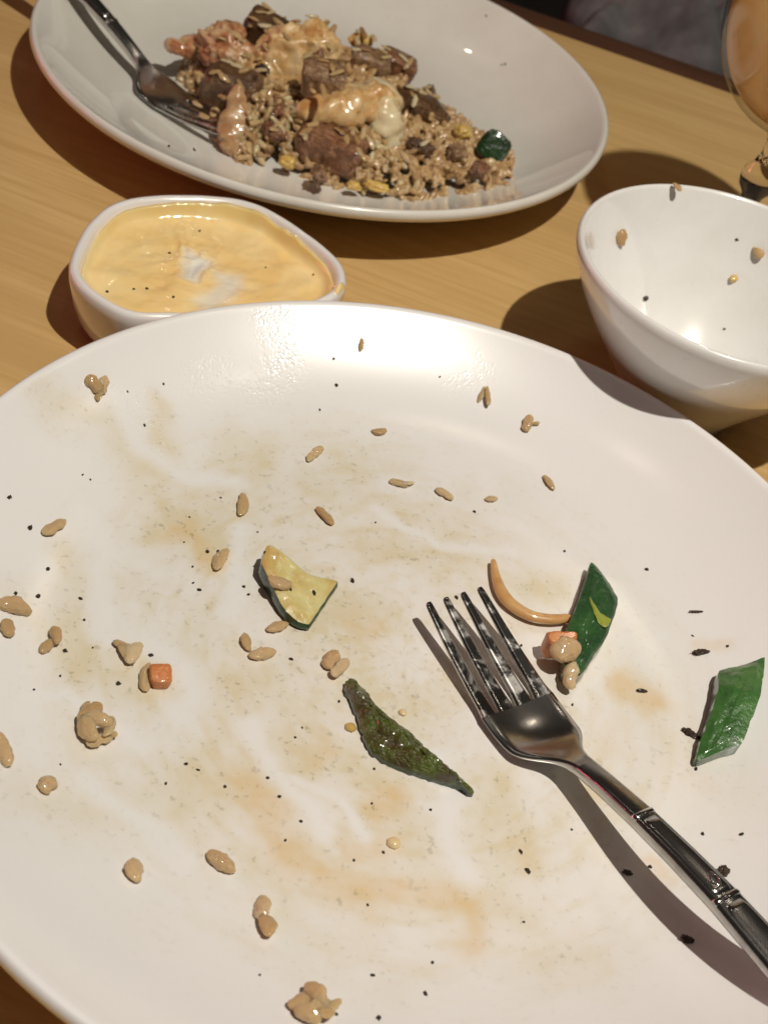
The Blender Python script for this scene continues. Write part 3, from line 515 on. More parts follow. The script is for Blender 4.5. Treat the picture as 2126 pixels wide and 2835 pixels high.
tag(dr, 'cloudy orange cocktail, redder at the bottom, filling the stemmed glass', 'drink')

# ------------------------------------------------------------------ forks
FS = np.array([0, 6, 12, 18, 28, 36, 42, 47, 50, 53, 56, 59, 62, 70, 82, 95, 109, 135, 165, 185, 192, 195.])
FH = np.array([10.7, 11.1, 11.4, 11.7, 12.1, 12.3, 12.2, 11.9, 11.3, 8.8, 5.4, 3.7, 3.1, 3.0, 3.3, 3.6, 4.0, 5, 6.2, 6.5, 5.6, 3.0])
FZ = np.array([15, 13.8, 12.5, 11.2, 9.7, 8.8, 8.7, 9.4, 10.6, 12.4, 14.7, 17.0, 18.8, 22.2, 26.3, 29.8, 33, 37, 40, 41.5, 41.8, 42])
FT = np.array([1.3, 1.5, 1.7, 1.8, 1.9, 1.9, 1.9, 2.0, 2.1, 2.3, 2.6, 3.0, 3.4, 3.7, 3.9, 3.9, 3.8, 3.6, 3.2, 2.8, 2.6, 2.2])
FCV = np.array([.2, .3, .5, .8, 1.1, 1.3, 1.5, 1.4, 1.2, .9, .5, .2, -.1, -.35, -.45, -.5, -.5, -.5, -.5, -.4, -.3, -.2])
def smooth_interp(s, ys):
    k = np.array([-1.2, -.6, 0, .6, 1.2]); return float(np.mean([np.interp(s + d, FS, ys) for d in k])) if 1.3 < s < 193.6 else float(np.interp(s, FS, ys))
def fz(s, u): return smooth_interp(s, FZ) + smooth_interp(s, FCV) * u * u
def ring(s, l0, l1, th_, edge=.5, nn=9):
    # one cross section between lateral offsets l0 < l1 (mm), rounded sides
    hw = smooth_interp(s, FH); pts = []
    us = np.linspace(l0, l1, nn); e = min(edge, (l1 - l0) * .3, th_ * .35)
    for i, l in enumerate(us):
        d = e if i in (0, nn - 1) else 0
        pts.append((s, -l, fz(s, l / hw) - d))
    pts.append((s, -(l1 + e * .35), fz(s, l1 / hw) - th_ * .5))
    for i, l in enumerate(us[::-1]):
        d = e if i in (0, nn - 1) else 0
        pts.append((s, -l, fz(s, l / hw) - th_ + d))
    pts.append((s, -(l0 - e * .35), fz(s, l0 / hw) - th_ * .5))
    return [(p[0] * MM, p[1] * MM, p[2] * MM) for p in pts]
tine_me = []
for i in range(4):
    rings = []
    for s in [0, .5, 1.5, 4, 8, 12, 16, 20, 24, 28, 31, 33, 35, 36.2]:
        hw = smooth_interp(s, FH); t = s / 36.
        cen = (np.array([-.84, -.285, .285, .84]) * (1 - t) + np.array([-.76, -.255, .255, .76]) * t)[i] * hw
        w = (1.05 + 1.25 * t ** .9) * (.72 if s == 0 else .9 if s == .5 else 1) + (.55 * max(0, (s - 31) / 5.2) ** 2)
        rings.append(ring(s, cen - w, cen + w, smooth_interp(s, FT) * (.75 if s == 0 else 1)))
    v, f = loft(rings, True, False); tine_me.append(fix_normals(mesh('tine', v, f)))
rings = [ring(s, -smooth_interp(s, FH), smooth_interp(s, FH), smooth_interp(s, FT), .6, 15) for s in [36, 38, 40, 42, 44, 46, 48, 49, 50, 51, 52, 53, 54, 55, 56, 57, 58, 59, 60, 61, 62]]
v, f = loft(rings, False, False); n0_ = len(v); v += rings[0]; f.append(tuple(range(n0_, n0_ + len(rings[0])))[::-1]); head_me = fix_normals(mesh('head', v, f))
rings = [ring(s, -smooth_interp(s, FH), smooth_interp(s, FH), smooth_interp(s, FT), .75, 15) for s in list(np.arange(62.0, 193, 2.6)) + [193.5, 194.5, 195]]
v, f = loft(rings, False, True); handle_me = fix_normals(mesh('handle', v, f))
band_me = []
for s0 in (82, 109):
    rings = []
    for ds, g_ in ((-1.0, .0), (-.7, .28), (-.2, .38), (.3, .30), (.6, -.02)):
        s = s0 + ds; hw = smooth_interp(s, FH) + .04
        rr_ = ring(s, -hw, hw, 1.2, .5, 15); rings.append([(p[0], p[1], p[2] + (g_ + .02) * MM) for p in rr_])
    v, f = loft(rings); band_me.append(fix_normals(mesh('groove_band', v, f)))
pan_me = []
for a, b in ((83.6, 107.8), (110.6, 136)):
    rings = []
    for s in np.linspace(a, b, 14):
        k = min(1, (s - a) / 2 + .25, (b - s) / 2 + .25); hw = (smooth_interp(s, FH) - 1.0) * (.75 + .25 * k)
        rr_ = ring(s, -hw, hw, 1.0, .35, 11); rings.append([(p[0], p[1], p[2] + .28 * MM) for p in rr_])
    v, f = loft(rings); pan_me.append(fix_normals(mesh('panel', v, f)))
# small drop shaped mark pressed in relief near the second band
v, f = tube([(102.5 * MM, .9 * MM, (fz(102.5, 0) + .35) * MM), (104.2 * MM, 1.3 * MM, (fz(104.2, 0) + .35) * MM), (106 * MM, .1 * MM, (fz(106, 0) + .35) * MM), (104.4 * MM, -1.1 * MM, (fz(104.4, 0) + .35) * MM), (102.5 * MM, -.1 * MM, (fz(102.5, 0) + .35) * MM)], [.00022] * 5, 8)
mark_me = mesh('relief_mark', v, f)
fork_roots = []
for key, lab in (('fork_front', 'steel fork lying across the nearly empty front plate, handle to the lower right'), ('fork_back', 'steel fork with its tines pushed under the fried rice on the far plate')):
    x_, y_, z_, ya, pi_, ro = D[key]
    root = thing('dinner_fork', lab, 'fork', (0, 0, 0), 0, 'dinner forks')
    root.matrix_world = Matrix.Translation((x_, y_, z_)) @ Matrix.Rotation(ya, 4, 'Z') @ Matrix.Rotation(pi_, 4, 'Y') @ Matrix.Rotation(ro, 4, 'X')
    first = key == 'fork_front'
    for t in tine_me: link('tine', t, root, [STEEL_TINE] if first else [])
    link('head', head_me, root, [STEEL] if first else [])
    hd = link('handle', handle_me, root, [STEEL] if first else [])
    for b_ in band_me: link('groove_band', b_, hd, [STEEL_BRIGHT] if first else [])
    for b_ in pan_me: link('panel', b_, hd, [STEEL] if first else [])
    link('relief_mark', mark_me, hd, [STEEL_BRIGHT] if first else [])

# ------------------------------------------------------------------ rice grains: unit meshes, 1 long along x, 1 across
def grain_mesh(i):
    r_ = random.Random(i); bend = r_.uniform(-.2, .2); rings = []; n = 14
    pa, pb = r_.uniform(.30, .48), r_.uniform(.32, .66); dent = r_.uniform(-.1, .22); dx = r_.uniform(-.3, .3)
    for k in range(15):
        t = -1 + 2 * k / 14; t = math.copysign(abs(t) ** .85, t)
        w = .5 * max(.05, (1 - abs(t) ** 2.2)) ** (pa if t < 0 else pb) * (1 - dent * math.exp(-((t - dx) / .3) ** 2))
        ring_ = []
        for j in range(n):
            an_ = 2 * math.pi * j / n; q = Vector((t * .5, math.cos(an_) * w, math.sin(an_) * w))
            d_ = 1 + .27 * mn.fractal(Vector((q.x * 3.4, q.y * 3.4, q.z * 3.4)) + Vector((i * 5.3, i * 1.7, 2)), .7, 2.2, 3)
            ring_.append((q.x + .03 * mn.noise(q * 6 + Vector((i, 0, 3))), q.y * d_ + bend * (t * t - .4), q.z * d_))
        rings.append(ring_)
    v, f = loft(rings); me = fix_normals(mesh('rice_grain', v, f)); return me
GM = [grain_mesh(i) for i in range(14)]
for g_ in GM: g_.materials.append(RICE)
GMH = [g_.copy() for g_ in GM]
for g_ in GMH: g_.materials[0] = RICE_HEAP
for g_ in GM + GMH: g_.polygons.foreach_set('use_smooth', [True] * len(g_.polygons))
def put_grain(name, p, q, w, parent=None, heap=False, lift=None):
    p, q = Vector(p), Vector(q); d = q - p; ln = d.length
    o = bpy.data.objects.new(name, random.choice(GMH if heap else GM)); COL.objects.link(o)
    xa = d.normalized(); ya = Vector((0, 0, 1)).cross(xa).normalized(); za = xa.cross(ya)
    R_ = Matrix((xa, ya, za)).transposed().to_4x4() @ Matrix.Rotation(random.uniform(-.5, .5), 4, 'X')
    mat = Matrix.Translation((p + q) / 2) @ R_ @ Matrix.Diagonal((ln, w, w * random.uniform(.46, .6), 1))
    if parent: o.parent = parent; o.matrix_world = parent.matrix_world @ (Matrix.Translation(-parent.location) @ mat) if False else mat; o.matrix_parent_inverse = Matrix.Translation(-parent.location)
    else: o.matrix_world = mat
    return o
for lab, gs in D['grains']:
    root = None
    if len(gs) > 1:
        cx = sum((g_[0] + g_[2]) / 2 for g_ in gs) / len(gs) * MM; cy = sum((g_[1] + g_[3]) / 2 for g_ in gs) / len(gs) * MM
        root = thing('rice_clump', lab, 'rice clump', (cx, cy, zf(cx, cy)), 0, 'rice left on the front plate')
    for i, (x0, y0, x1, y1, w) in enumerate(gs):
        w *= MM * (.72 if len(gs) < 4 else .66); up_i = (.0 if i == 0 else random.uniform(.0002, .0016)) if len(gs) < 4 else random.uniform(0, .0028)
        o = put_grain('grain' if root else 'rice_grain', (x0 * MM, y0 * MM, zf(x0 * MM, y0 * MM) + w * .27 + up_i), (x1 * MM, y1 * MM, zf(x1 * MM, y1 * MM) + w * .27 + up_i), w, root)
        if not root: tag(o, lab, 'rice grain', 'rice left on the front plate')

# ------------------------------------------------------------------ vegetable pieces on the front plate
def piece(name, outline_mm, zbase, ztop_fn, mats, top_thr=.5, sub=5, nring=9, jit=.0003, seed=1, side_out=0.):
    """closed solid: concentric rings over the outline for the top, a side wall, a flat bottom; returns (top mesh, side mesh)"""
    pts = [Vector((x * MM, y * MM)) for x, y in outline_mm]; n = len(pts); den = []
    for i in range(n):
        p0, p1, p2, p3 = pts[i - 1], pts[i], pts[(i + 1) % n], pts[(i + 2) % n]
        for k in range(sub):
            t = k / sub; cR = .5 * ((2 * p1) + (p2 - p0) * t + (2 * p0 - 5 * p1 + 4 * p2 - p3) * t * t + (3 * p1 - p0 - 3 * p2 + p3) * t ** 3)
            q = p1.lerp(p2, t).lerp(cR, .55); q += Vector((mn.noise(Vector((q.x, q.y, seed)) * 900), mn.noise(Vector((q.y, q.x, seed + 4)) * 900))) * jit
            den.append(q)
    c = sum(den, Vector((0, 0))) / len(den); N = len(den)
    # skeleton: shrink towards the chord axis, not one point, so long pieces stay even
    A = np.array([(q.x - c.x, q.y - c.y) for q in den]); w_, vec = np.linalg.eigh(A.T @ A); ax = Vector(vec[:, 1]); L_ = max(abs(A @ vec[:, 1])) * .72
    rings = []
    for k in range(nring):
        t = k / (nring - 1)
        ring_ = []
        for q in den:
            s_ = max(-L_, min(L_, (q - c).dot(ax))); core = c + ax * s_ * .9
            p = q.lerp(core, t * .97); ring_.append((p.x, p.y, ztop_fn(p.x, p.y, t)))
        rings.append(ring_)
    v, f = loft(rings, False, True); top = fix_normals(mesh(name + '_top', v, f))
    side = [[(c.x + (x - c.x) * (1 + side_out * math.sin(math.pi * h)), c.y + (y - c.y) * (1 + side_out * math.sin(math.pi * h)), zbase(x, y) * (1 - h) + (z - .00001) * h) for x, y, z in rings[0]] for h in (1, .75, .4, .1, 0)]
    v, f = loft(side, False, True); sd = fix_normals(mesh(name + '_side', v, f))
    return top, sd
def pl_z(x, y): return zf(x, y) + .0001
# pale wedge, skin along its side
WPL = D['wedge_plane']
def wz(x, y, t): return WPL[0] * x + WPL[1] * y + WPL[2] - .0004 + .0005 * min(1, t * 3) + .0009 * mn.fractal(Vector((x, y, 1)) * 260, .8, 2, 3) * min(1, t * 3 + .2)
wg = D['wedgegrain']; tag(put_grain('rice_grain', (wg[0] * MM, wg[1] * MM, wz(wg[0] * MM, wg[1] * MM, 1) + .0008), (wg[2] * MM, wg[3] * MM, wz(wg[2] * MM, wg[3] * MM, 1) + .0008), wg[4] * MM), 'pale rice grain stuck on top of the zucchini wedge', 'rice grain', 'rice left on the front plate')
root = thing('zucchini_wedge', 'pale yellow zucchini wedge with dark green skin along its edge', 'zucchini')
a_, b_ = piece('wedge', D['wedge'], pl_z, wz, None, side_out=.05); link('flesh', a_, root, [ZFLESH]); link('skin', b_, root, [ZSKIN])
def flk(x, y, z, w, mat=None, name='pepper_fleck', sq=.8):
    me = FLK[random.randrange(5)]; o = bpy.data.objects.new(name, me); COL.objects.link(o); o.location = (x, y, z); o.rotation_euler = (random.random(), random.random(), random.random() * 6)
    s_ = w * MM * .32; o.scale = (s_ * random.uniform(.9, 1.4), s_ * random.uniform(.7, 1), s_ * .8); return o
FLK = []
for i in range(5):
    me = blob('pepper_fleck', (1, 1, 1), (0, 0, 0), .55, 1.5, i + 3, 2); me.materials.append(PEPPER); FLK.append(me)
for i, (u, w_) in enumerate((((.0), 2.0), (.5, 1.2), (1., 1.1))):
    wd = np.array(D['wedge']); p = (wd[5] * .35 + wd[8] * .30 + wd[3] * .35) if i == 0 else wd[11] * .6 + wd[6] * .4 if i == 1 else wd[0] * .55 + wd[12] * .45
    tag(flk(p[0] * MM, p[1] * MM, wz(p[0] * MM, p[1] * MM, 1) + .0003, w_), ('largest pepper fleck, near the middle of the zucchini wedge', 'small pepper fleck below the rice grain on the zucchini wedge', 'small pepper fleck near the upper left tip of the zucchini wedge')[i], 'pepper fleck', 'pepper flecks on the zucchini wedge')
# charred sliver
def sz(x, y, t): e = min(1, t * 1.5); return zf(x, y) + .0018 + .0026 * e ** .6 + .0016 * mn.fractal(Vector((x, y, 2)) * 330, .8, 2.1, 4) * e + .0007 * abs(mn.noise(Vector((x, y, 0)) * 900)) * e
a_, b_ = piece('sliver', D['sliver'], pl_z, sz, None, sub=6, nring=14, jit=.0006, seed=3)
root = thing('zucchini_sliver', 'long olive brown charred zucchini sliver left of the front fork', 'zucchini'); link('skin', a_, root, [OLIVE]); link('underside', b_, root, [ZSKIN])
# dark green strip with a yellow cut; leans on its left edge
sp = np.array(D['strip']).mean(0) * MM
def gz(x, y, t): e = min(1, t * 1.6); k = (x - sp[0]) * .88 + (y - sp[1]) * .2; return zf(x, y) + .0050 + .0016 * e ** .7 - k * .06 + .0005 * mn.fractal(Vector((x, y, 5)) * 500, .8, 2, 3) * e
a_, b_ = piece('strip', D['strip'], pl_z, gz, None, sub=6, nring=12, seed=5)
root = thing('zucchini_strip', 'dark green zucchini strip with a yellow nick, touching the onion strip', 'zucchini'); link('skin', a_, root, [GREEN]); link('side_face', b_, root, [RIND])
yc = [(x, y) for x, y in D['yellowcut']]
a_, _ = piece('nick', yc, pl_z, lambda x, y, t: gz(x, y, .62) + .00022 + .0003 * min(1, t * 3), None, sub=4, nring=5, jit=.0001)
link('yellow_nick', a_, root, [YCUT])
# two tone green chunk: arched, far third bends down away from the light
ch = np.array(D['chunk']) * MM; ax0 = (ch[0] + ch[2]) / 2; ax1 = (ch[7] + ch[8]) / 2; axd = (ax1 - ax0) / np.linalg.norm(ax1 - ax0); axl = np.linalg.norm(ax1 - ax0)
def cz(x, y, t):
    u = ((x - ax0[0]) * axd[0] + (y - ax0[1]) * axd[1]) / axl; e = min(1, t * 1.7)
    arch = .0064 - .0040 * max(0, (.36 - u) / .36) - .0026 * max(0, (u - .4) / .6) ** 1.4
    return zf(x, y) + max(.0015, arch) + .0010 * e + .0005 * mn.fractal(Vector((x, y, 8)) * 450, .8, 2, 3) * e
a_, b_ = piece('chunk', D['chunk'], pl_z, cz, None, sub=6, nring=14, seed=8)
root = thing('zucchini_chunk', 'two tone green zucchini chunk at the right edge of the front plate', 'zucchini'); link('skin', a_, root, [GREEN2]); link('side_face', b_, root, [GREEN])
# onion strip
v, f = tube([(x * MM, y * MM, zf(x * MM, y * MM) + (.0022 if i else .0024)) for i, (x, y) in enumerate(D['onion'])], [.0008, .0015, .0020, .0020, .0019, .0017, .0015], 16, .8, 7, .06, 2, 300)
o = link('onion_strip', mesh('onion_strip', v, f), None, [ONION]); tag(o, 'curved brown translucent onion strip running from the fork tips to the green strip', 'onion')
# carrot wedge and two grains on the left edge of the strip
a_, b_ = piece('carrot', D['carrotwedge'], lambda x, y: zf(x, y) + .0035, lambda x, y, t: .0150 + .0012 * min(1, 3 * t), None, sub=4, nring=6)
root = thing('carrot_piece', 'orange red carrot piece on the left edge of the dark green strip', 'carrot', (0, 0, 0), 0, 'carrot bits'); link('top_face', a_, root, [CARROT]); link('side_face', b_, root, [CARROT])
labs = ('big translucent rice grain below the orange carrot piece on the green strip', 'narrow rice grain hanging off the lower end of the dark green strip')
for (x0, y0, x1, y1, w), zz, lb in zip(D['stripgrains'], ((.0140, .0148), (.0092, .0128)), labs):
    tag(put_grain('rice_grain', (x0 * MM, y0 * MM, zz[0]), (x1 * MM, y1 * MM, zz[1]), w * MM), lb, 'rice grain', 'rice left on the front plate')
x, y = (t * MM for t in D['carrotcube'])
cb = blob('carrot_cube', (.0029, .0030, .0020), (.1, .05, .35), .13, 1.4, 2, 4, .5); o = link('carrot_cube', cb, None, [CARROT]); o.location = (x, y, zf(x, y) + .0021); tag(o, 'small square orange carrot cube beside a rice grain', 'carrot', 'carrot bits')

# flecks, charred flakes, droplets
LM = [('the zucchini wedge', np.mean(D['wedge'], 0)), ('the charred sliver', np.mean(D['sliver'], 0)), ('the dark green strip', np.mean(D['strip'], 0)), ('the two tone green chunk', np.mean(D['chunk'], 0)), ('the carrot cube', D['carrotcube']), ('the onion strip', D['onion'][3]), ('the front fork tips', [25, 237])]
for lb_, nm_ in ((0, 'the tan clump by the far left rim'), (5, 'the plump rice grain under the glare'), (12, 'the brown grain near the far left of the plate'), (13, 'the glossy grain left of the zucchini'), (18, 'the long grain at the left picture edge'), (23, 'the big lumpy rice clump'), (25, 'the round lone grain at lower left'), (26, 'the long flat grain with a speck'), (28, 'the two grains end to end'), (29, 'the sticky clump nearest the camera')):
    g0 = D['grains'][lb_][1]; LM.append((nm_, [(g0[0][0] + g0[0][2]) / 2, (g0[0][1] + g0[0][3]) / 2]))
used_l = {}
for x, y, w in D['flecks']:
    k_ = min(range(len(LM)), key=lambda i: (LM[i][1][0] - x) ** 2 + (LM[i][1][1] - y) ** 2); ddx, ddy = x - LM[k_][1][0], y - LM[k_][1][1]
    ix, iy = ddx * cr - ddy * .68 * sr, ddy * .68 * cr + ddx * sr
    used_l.setdefault((LM[k_][0], 'right of' if abs(ix) > abs(iy) and ix > 0 else 'left of' if abs(ix) > abs(iy) else 'above' if iy > 0 else 'below'), []).append((w, x, y))
fleck_label = {}
for (nm_, dr_), l_ in used_l.items():
    if len(l_) == 1: fleck_label[l_[0][1:]] = 'only black pepper fleck %s %s' % (dr_, nm_)
    else:
        l_.sort(reverse=True)
        if l_[0][0] > l_[1][0]: fleck_label[l_[0][1:]] = 'largest black pepper fleck %s %s' % (dr_, nm_)
for x, y, w in D['flecks']:
    tag(flk(x * MM, y * MM, zf(x * MM, y * MM) + w * MM * .12, w * random.choice((.85, .92, 1.0))), fleck_label.get((x, y), 'tiny black pepper fleck stuck to the greasy front plate'), 'pepper fleck', 'pepper flecks on the front plate')
for (x, y, w), lab in zip(D['flecks_back'], ('dark fleck alone on the bare right half of the back plate', 'dark fleck on the back plate close to the top edge of the picture', 'faint fleck touching the dark fleck on the bare right half of the back plate', 'faint fleck on the near rim of the back plate left of the rice', 'dark fleck on the near rim of the back plate below the far fork')):
    tag(flk(x * MM, y * MM, zb(x * MM, y * MM) + .0003, w), lab, 'pepper fleck', 'flecks on the back plate')
for (x, y, w), lab in zip(D['flecks_sauce'], ('largest pepper fleck at the near left edge of the orange sauce', 'left fleck of the close pair near the left edge of the sauce', 'right fleck of the close pair near the left edge of the sauce', 'pepper fleck in the sauce nearest the rim of the front plate', 'pepper fleck in the sauce above the white scraped patch', 'pepper fleck in the sauce just left of the white scraped patch', 'pepper fleck in the sauce right of the white scraped patch', 'pepper fleck nearest the right end of the sauce', 'pepper fleck farthest back in the sauce by the far wall')):
    q = np.argmin((Smm[:, 0] - x) ** 2 + (Smm[:, 1] - y) ** 2)
    tag(flk(x * MM, y * MM, z[q] + .0002, w * .8), lab, 'pepper fleck', 'pepper flecks in the sauce')
for lab, (x0, y0, x1, y1, w) in D['chars']:
    w *= .68
    dx_, dy_ = (x1 - x0) * MM, (y1 - y0) * MM; cx_, cy_ = (x0 + x1) / 2 * MM, (y0 + y1) / 2 * MM; ln_ = math.hypot(dx_, dy_)
    bl = blob('charred_flake', (ln_ / 2, w * MM * .55, w * MM * .4), (0, 0, 0), .55, 1.9, len(lab), 4)
    o = link('charred_flake', bl, None, [CHAR]); o.location = (cx_, cy_, zf(cx_, cy_) + w * MM * .3); o.rotation_euler = (.3, 0, math.atan2(dy_, dx_)); tag(o, lab, 'charred crumb', 'charred crumbs on the front plate')
for lab, (x, y, w) in D['drops']:
    o = link('egg_crumb' if 'egg' in lab else 'droplet', blob('drop', (1, 1, .55), (0, 0, 0), .12, 1.5, 4, 3), None, [EGG if 'egg' in lab else OIL]); s_ = w * MM / 2; o.scale = (s_, s_ * .9, s_); o.location = (x * MM, y * MM, zf(x * MM, y * MM) + .0003)
    tag(o, lab, 'egg crumb' if 'egg' in lab else 'droplet')
# bits in the bowl and on its rim, and on the table
for lab, c, p, q, w in D['bowlbits']:
    p, q = Vector(p) * MM, Vector(q) * MM; nrm_ = Vector((WX - p.x, WY - p.y, .05)).normalized() * (w * MM * .3)
    if c == 'grain': tag(put_grain('rice_grain', p + nrm_, q + nrm_, w * MM), lab, 'rice grain', 'crumbs in the white bowl')
    else:
        o = link('egg_bit' if c == 'egg' else 'dark_crumb', blob('bit', (w * MM * .55, w * MM * .4, w * MM * .4), (0, 0, .9), .25, 1.5, 6, 3), None, [EGG if c == 'egg' else PEPPER]); o.location = (p + q) / 2 + nrm_ * .6
        tag(o, lab, 'egg' if c == 'egg' else 'crumb', 'crumbs in the white bowl')
p, q = D['rimgrain']; tag(put_grain('rice_grain', (p[0] * MM, p[1] * MM, .0632), (q[0] * MM, q[1] * MM, .0626), .0028), 'rice grain hanging on the far rim of the white bowl', 'rice grain', 'crumbs in the white bowl')
for p, lab in zip(D['bowlflecks'], ('faint dark fleck low inside the white bowl', 'faint dark fleck high on the far inner wall of the white bowl')): tag(flk(p[0] * MM, p[1] * MM, p[2] * MM + .0004, 1.6), lab, 'pepper fleck', 'flecks in the white bowl')
x, y = (t * MM for t in D['tablegr']); tag(put_grain('rice_grain', (x - .002, y, .001), (x + .002, y + .001, .001), .002), 'pale crumb of rice on the table between the back plate and the bowl', 'rice grain')

# ------------------------------------------------------------------ the heap of fried rice
HP = np.array(D['heap'], float); cen = HP.mean(0)
def heap_h(P):
    P = np.atleast_2d(np.array(P, float)); d = dist_poly(P, list(HP) + [HP[0]]); ins = inpoly(P, HP)
    mx = np.interp(P[:, 0], [-150, -125, -95, -60, -35, -10, 16], [7, 12, 15.5, 17, 13, 9.5, 8.5])
    h = mx * (1 - np.exp(-d / 9.)) * 1.08 + (vnoise(P[:, 0] / 9 + 70, P[:, 1] / 9 + 3, 21, 3) - .45) * 9 * np.clip(d / 8, 0, 1); h = np.maximum(h, .4); return np.where(ins, h, 0)
# pieces that stick out of the rice
def lump(name, key, scale, rot, mat, lab, cat, amp=.18, fr=1.5, seed=1, sub=4, square=1., cells=0, group=None):
    o = link(name, blob(name, [s_ * MM for s_ in scale], rot, amp, fr, seed, 5 if cat == 'beef' else sub, square, 4, cells, .03 if cat == 'beef' else .06), None, [mat]); o.location = Vector(D['pc'][key]) * MM
    return tag(o, lab, cat, group)
root = thing('shrimp', 'large golden seared shrimp lump on top of the heap, biggest piece', 'shrimp', Vector(D['pc']['shrimp_big']) * MM, 0, 'seared shrimp in the fried rice')
link('body', blob('shrimp_body', (.0185, .0120, .0175), (-.25, .1, .25), .22, 1.2, 5, 5, .85, 5, 0, .05), root, [SHRIMP])
o = link('lobe', blob('lobe', (.0125, .0095, .0125), (0, .5, 0), .24, 1.2, 9, 5, .85, 5, 0, .06), root, [SHRIMP]); o.location = (-.0105, -.006, -.006)
o = link('lobe', blob('lobe', (.0115, .0080, .0120), (0, -.3, 0), .24, 1.2, 12, 5, .85, 5, 0, .05), root, [SHRIMP]); o.location = (.0085, .001, .0075)
o = link('lobe', blob('lobe', (.0105, .0070, .0085), (.2, .2, .2), .24, 1.2, 15, 5, .85, 5, 0, .06), root, [SHRIMP]); o.location = (-.0045, -.0125, -.0105)
o = link('charred_patch', blob('patch', (.0024, .0022, .0060), (0, .45, 0), .4, 2, 3, 3), root, [BEEF_R]); o.location = (.0105, -.0085, .0085)
o = link('charred_patch', blob('patch', (.0036, .0016, .0022), (0, .1, 0), .4, 2, 5, 3), root, [CHAR]); o.location = (-.0105, -.0140, .0005)
P3 = [Vector(p) * MM for p in D['tail']]; c_ = P3[2].copy()
root = thing('shrimp', 'reddish orange curled shrimp at the left end of the heap', 'shrimp', c_, 0, 'seared shrimp in the fried rice')
v, f = tube([p - c_ for p in P3], [.0036, .0048, .0050, .0060, .0070], 22, .85, 8, .42, 3, 170); link('tail', mesh('orange_shrimp', v, f), root, [SHRIMP_O])
o = link('body', blob('body', (.0150, .0105, .0105), (.1, .35, -.1), .32, 1.6, 21, 5, .9, 5, 0, .12), root, [SHRIMP_O]); o.location = Vector(D['pc']['orange_body']) * MM - c_
P3 = [Vector(p) * MM for p in D['low']]; root = thing('shrimp', 'bent shrimp with golden back and glossy white end in front of the beef', 'shrimp', P3[2], 0, 'seared shrimp in the fried rice')
rel = lambda Q: [p - P3[2] for p in Q]
v, f = tube(rel(P3), [.0056, .0074, .0084, .0086, .0088], 26, .85, 9, .40, 5, 150); link('golden_back', mesh('golden_back', v, f), root, [SHRIMP])
v, f = tube(rel([Vector(p) * MM for p in D['white']]), [.0080, .0084, .0078, .0058], 24, .9, 8, .26, 8, 150); link('white_end', mesh('white_end', v, f), root, [SHRIMP_W])
v, f = tube([Vector(D['pc']['shell']) * MM + Vector(d) * MM for d in ((-3, 6, 11), (-2, 3, 5), (0, 0, -2), (2, -2, -8))], [.0022, .0046, .0074, .0088], 22, .6, 8, .42, 4, 170)
tag(link('shrimp', mesh('shrimp_tail', v, f), None, [SHELL]), 'pale translucent shrimp tail standing next to the far fork tines', 'shrimp', 'seared shrimp in the fried rice')
BG = 'beef cubes in the fried rice'
lump('beef_cube', 'beef_top', (9.5, 7.5, 7.2), (.15, -.1, .1), BEEF, 'glossy grey brown beef cube on the crest of the heap carrying two rice grains', 'beef', .085, 1.3, 2, 5, .42, 0, BG)
lump('beef_cube', 'beef_topright', (9, 6, 6), (.1, .25, .2), BEEF, 'grey brown beef cube behind the bent shrimp, top right of the crest', 'beef', .085, 1.3, 4, 4, .42, 0, BG)
lump('beef_cube', 'beef_left', (12.5, 8.5, 12), (.05, .05, .1), BEEF_D, 'near black beef cube between the far fork and the big golden shrimp', 'beef', .085, 1.3, 6, 4, .42, 0, BG)
lump('beef_cube', 'beef_back', (11, 8, 9), (.2, .3, 0), BEEF_D, 'dark shiny beef cube behind the orange shrimp at the back of the heap', 'beef', .085, 1.3, 8, 4, .42, 0, BG)
lump('beef_cube', 'beef_front', (15, 9, 7.5), (.1, .05, -.1), BEEF_R, 'broad reddish brown beef cube low at the front of the heap', 'beef', .085, 1.3, 10, 5, .42, 0, BG)
lump('beef_cube', 'beef_right', (12, 9.5, 8), (0, .35, .5), BEEF_D, 'dark smooth beef cube right of the glossy white shrimp end', 'beef', .085, 1.3, 12, 4, .42, 0, BG)
lump('beef_cube', 'beef_far', (9, 7, 5), (0, .3, .2), BEEF_R, 'small reddish beef cube on the far right slope of the heap', 'beef', .085, 1.3, 14, 4, .42, 0, BG)
lump('zucchini_piece', 'zuc', (6.6, 1.7, 6.6), (-.55, .45, -.15), ZSKIN, 'dark green zucchini piece at the right end of the fried rice', 'zucchini', .12, 1.3, 3, 4, .62)
for key, sc_, seed, lab in (('s1', (5, 3.2, 3), 31, 'small brown beef scrap right of the pale shrimp tail'), ('s2', (5.5, 3, 3.4), 32, 'small brown beef scrap below the dark smooth beef cube'), ('s3', (4.5, 3.4, 3), 33, 'small brown beef scrap under the yellow egg bit near the green zucchini'), ('s4', (5, 3, 2.8), 34, 'small brown beef scrap at the right front of the rice'), ('s5', (6, 3.4, 3), 35, 'thin brown beef strip on the far right slope of the rice'), ('s6', (5, 3.2, 3), 36, 'small brown beef scrap on the front edge below the reddish cube'), ('s7', (6, 4, 4), 37, 'small dark beef scrap between the pale shrimp tail and the bent shrimp')):
    lump('beef_scrap', key, sc_, (.2 * seed, .1, .4 * seed), (BEEF, BEEF_R, BEEF_D)[seed % 3], lab, 'beef', .3, 1.7, seed, 4, .7, 0, BG)
EG = 'yellow egg bits in the fried rice'
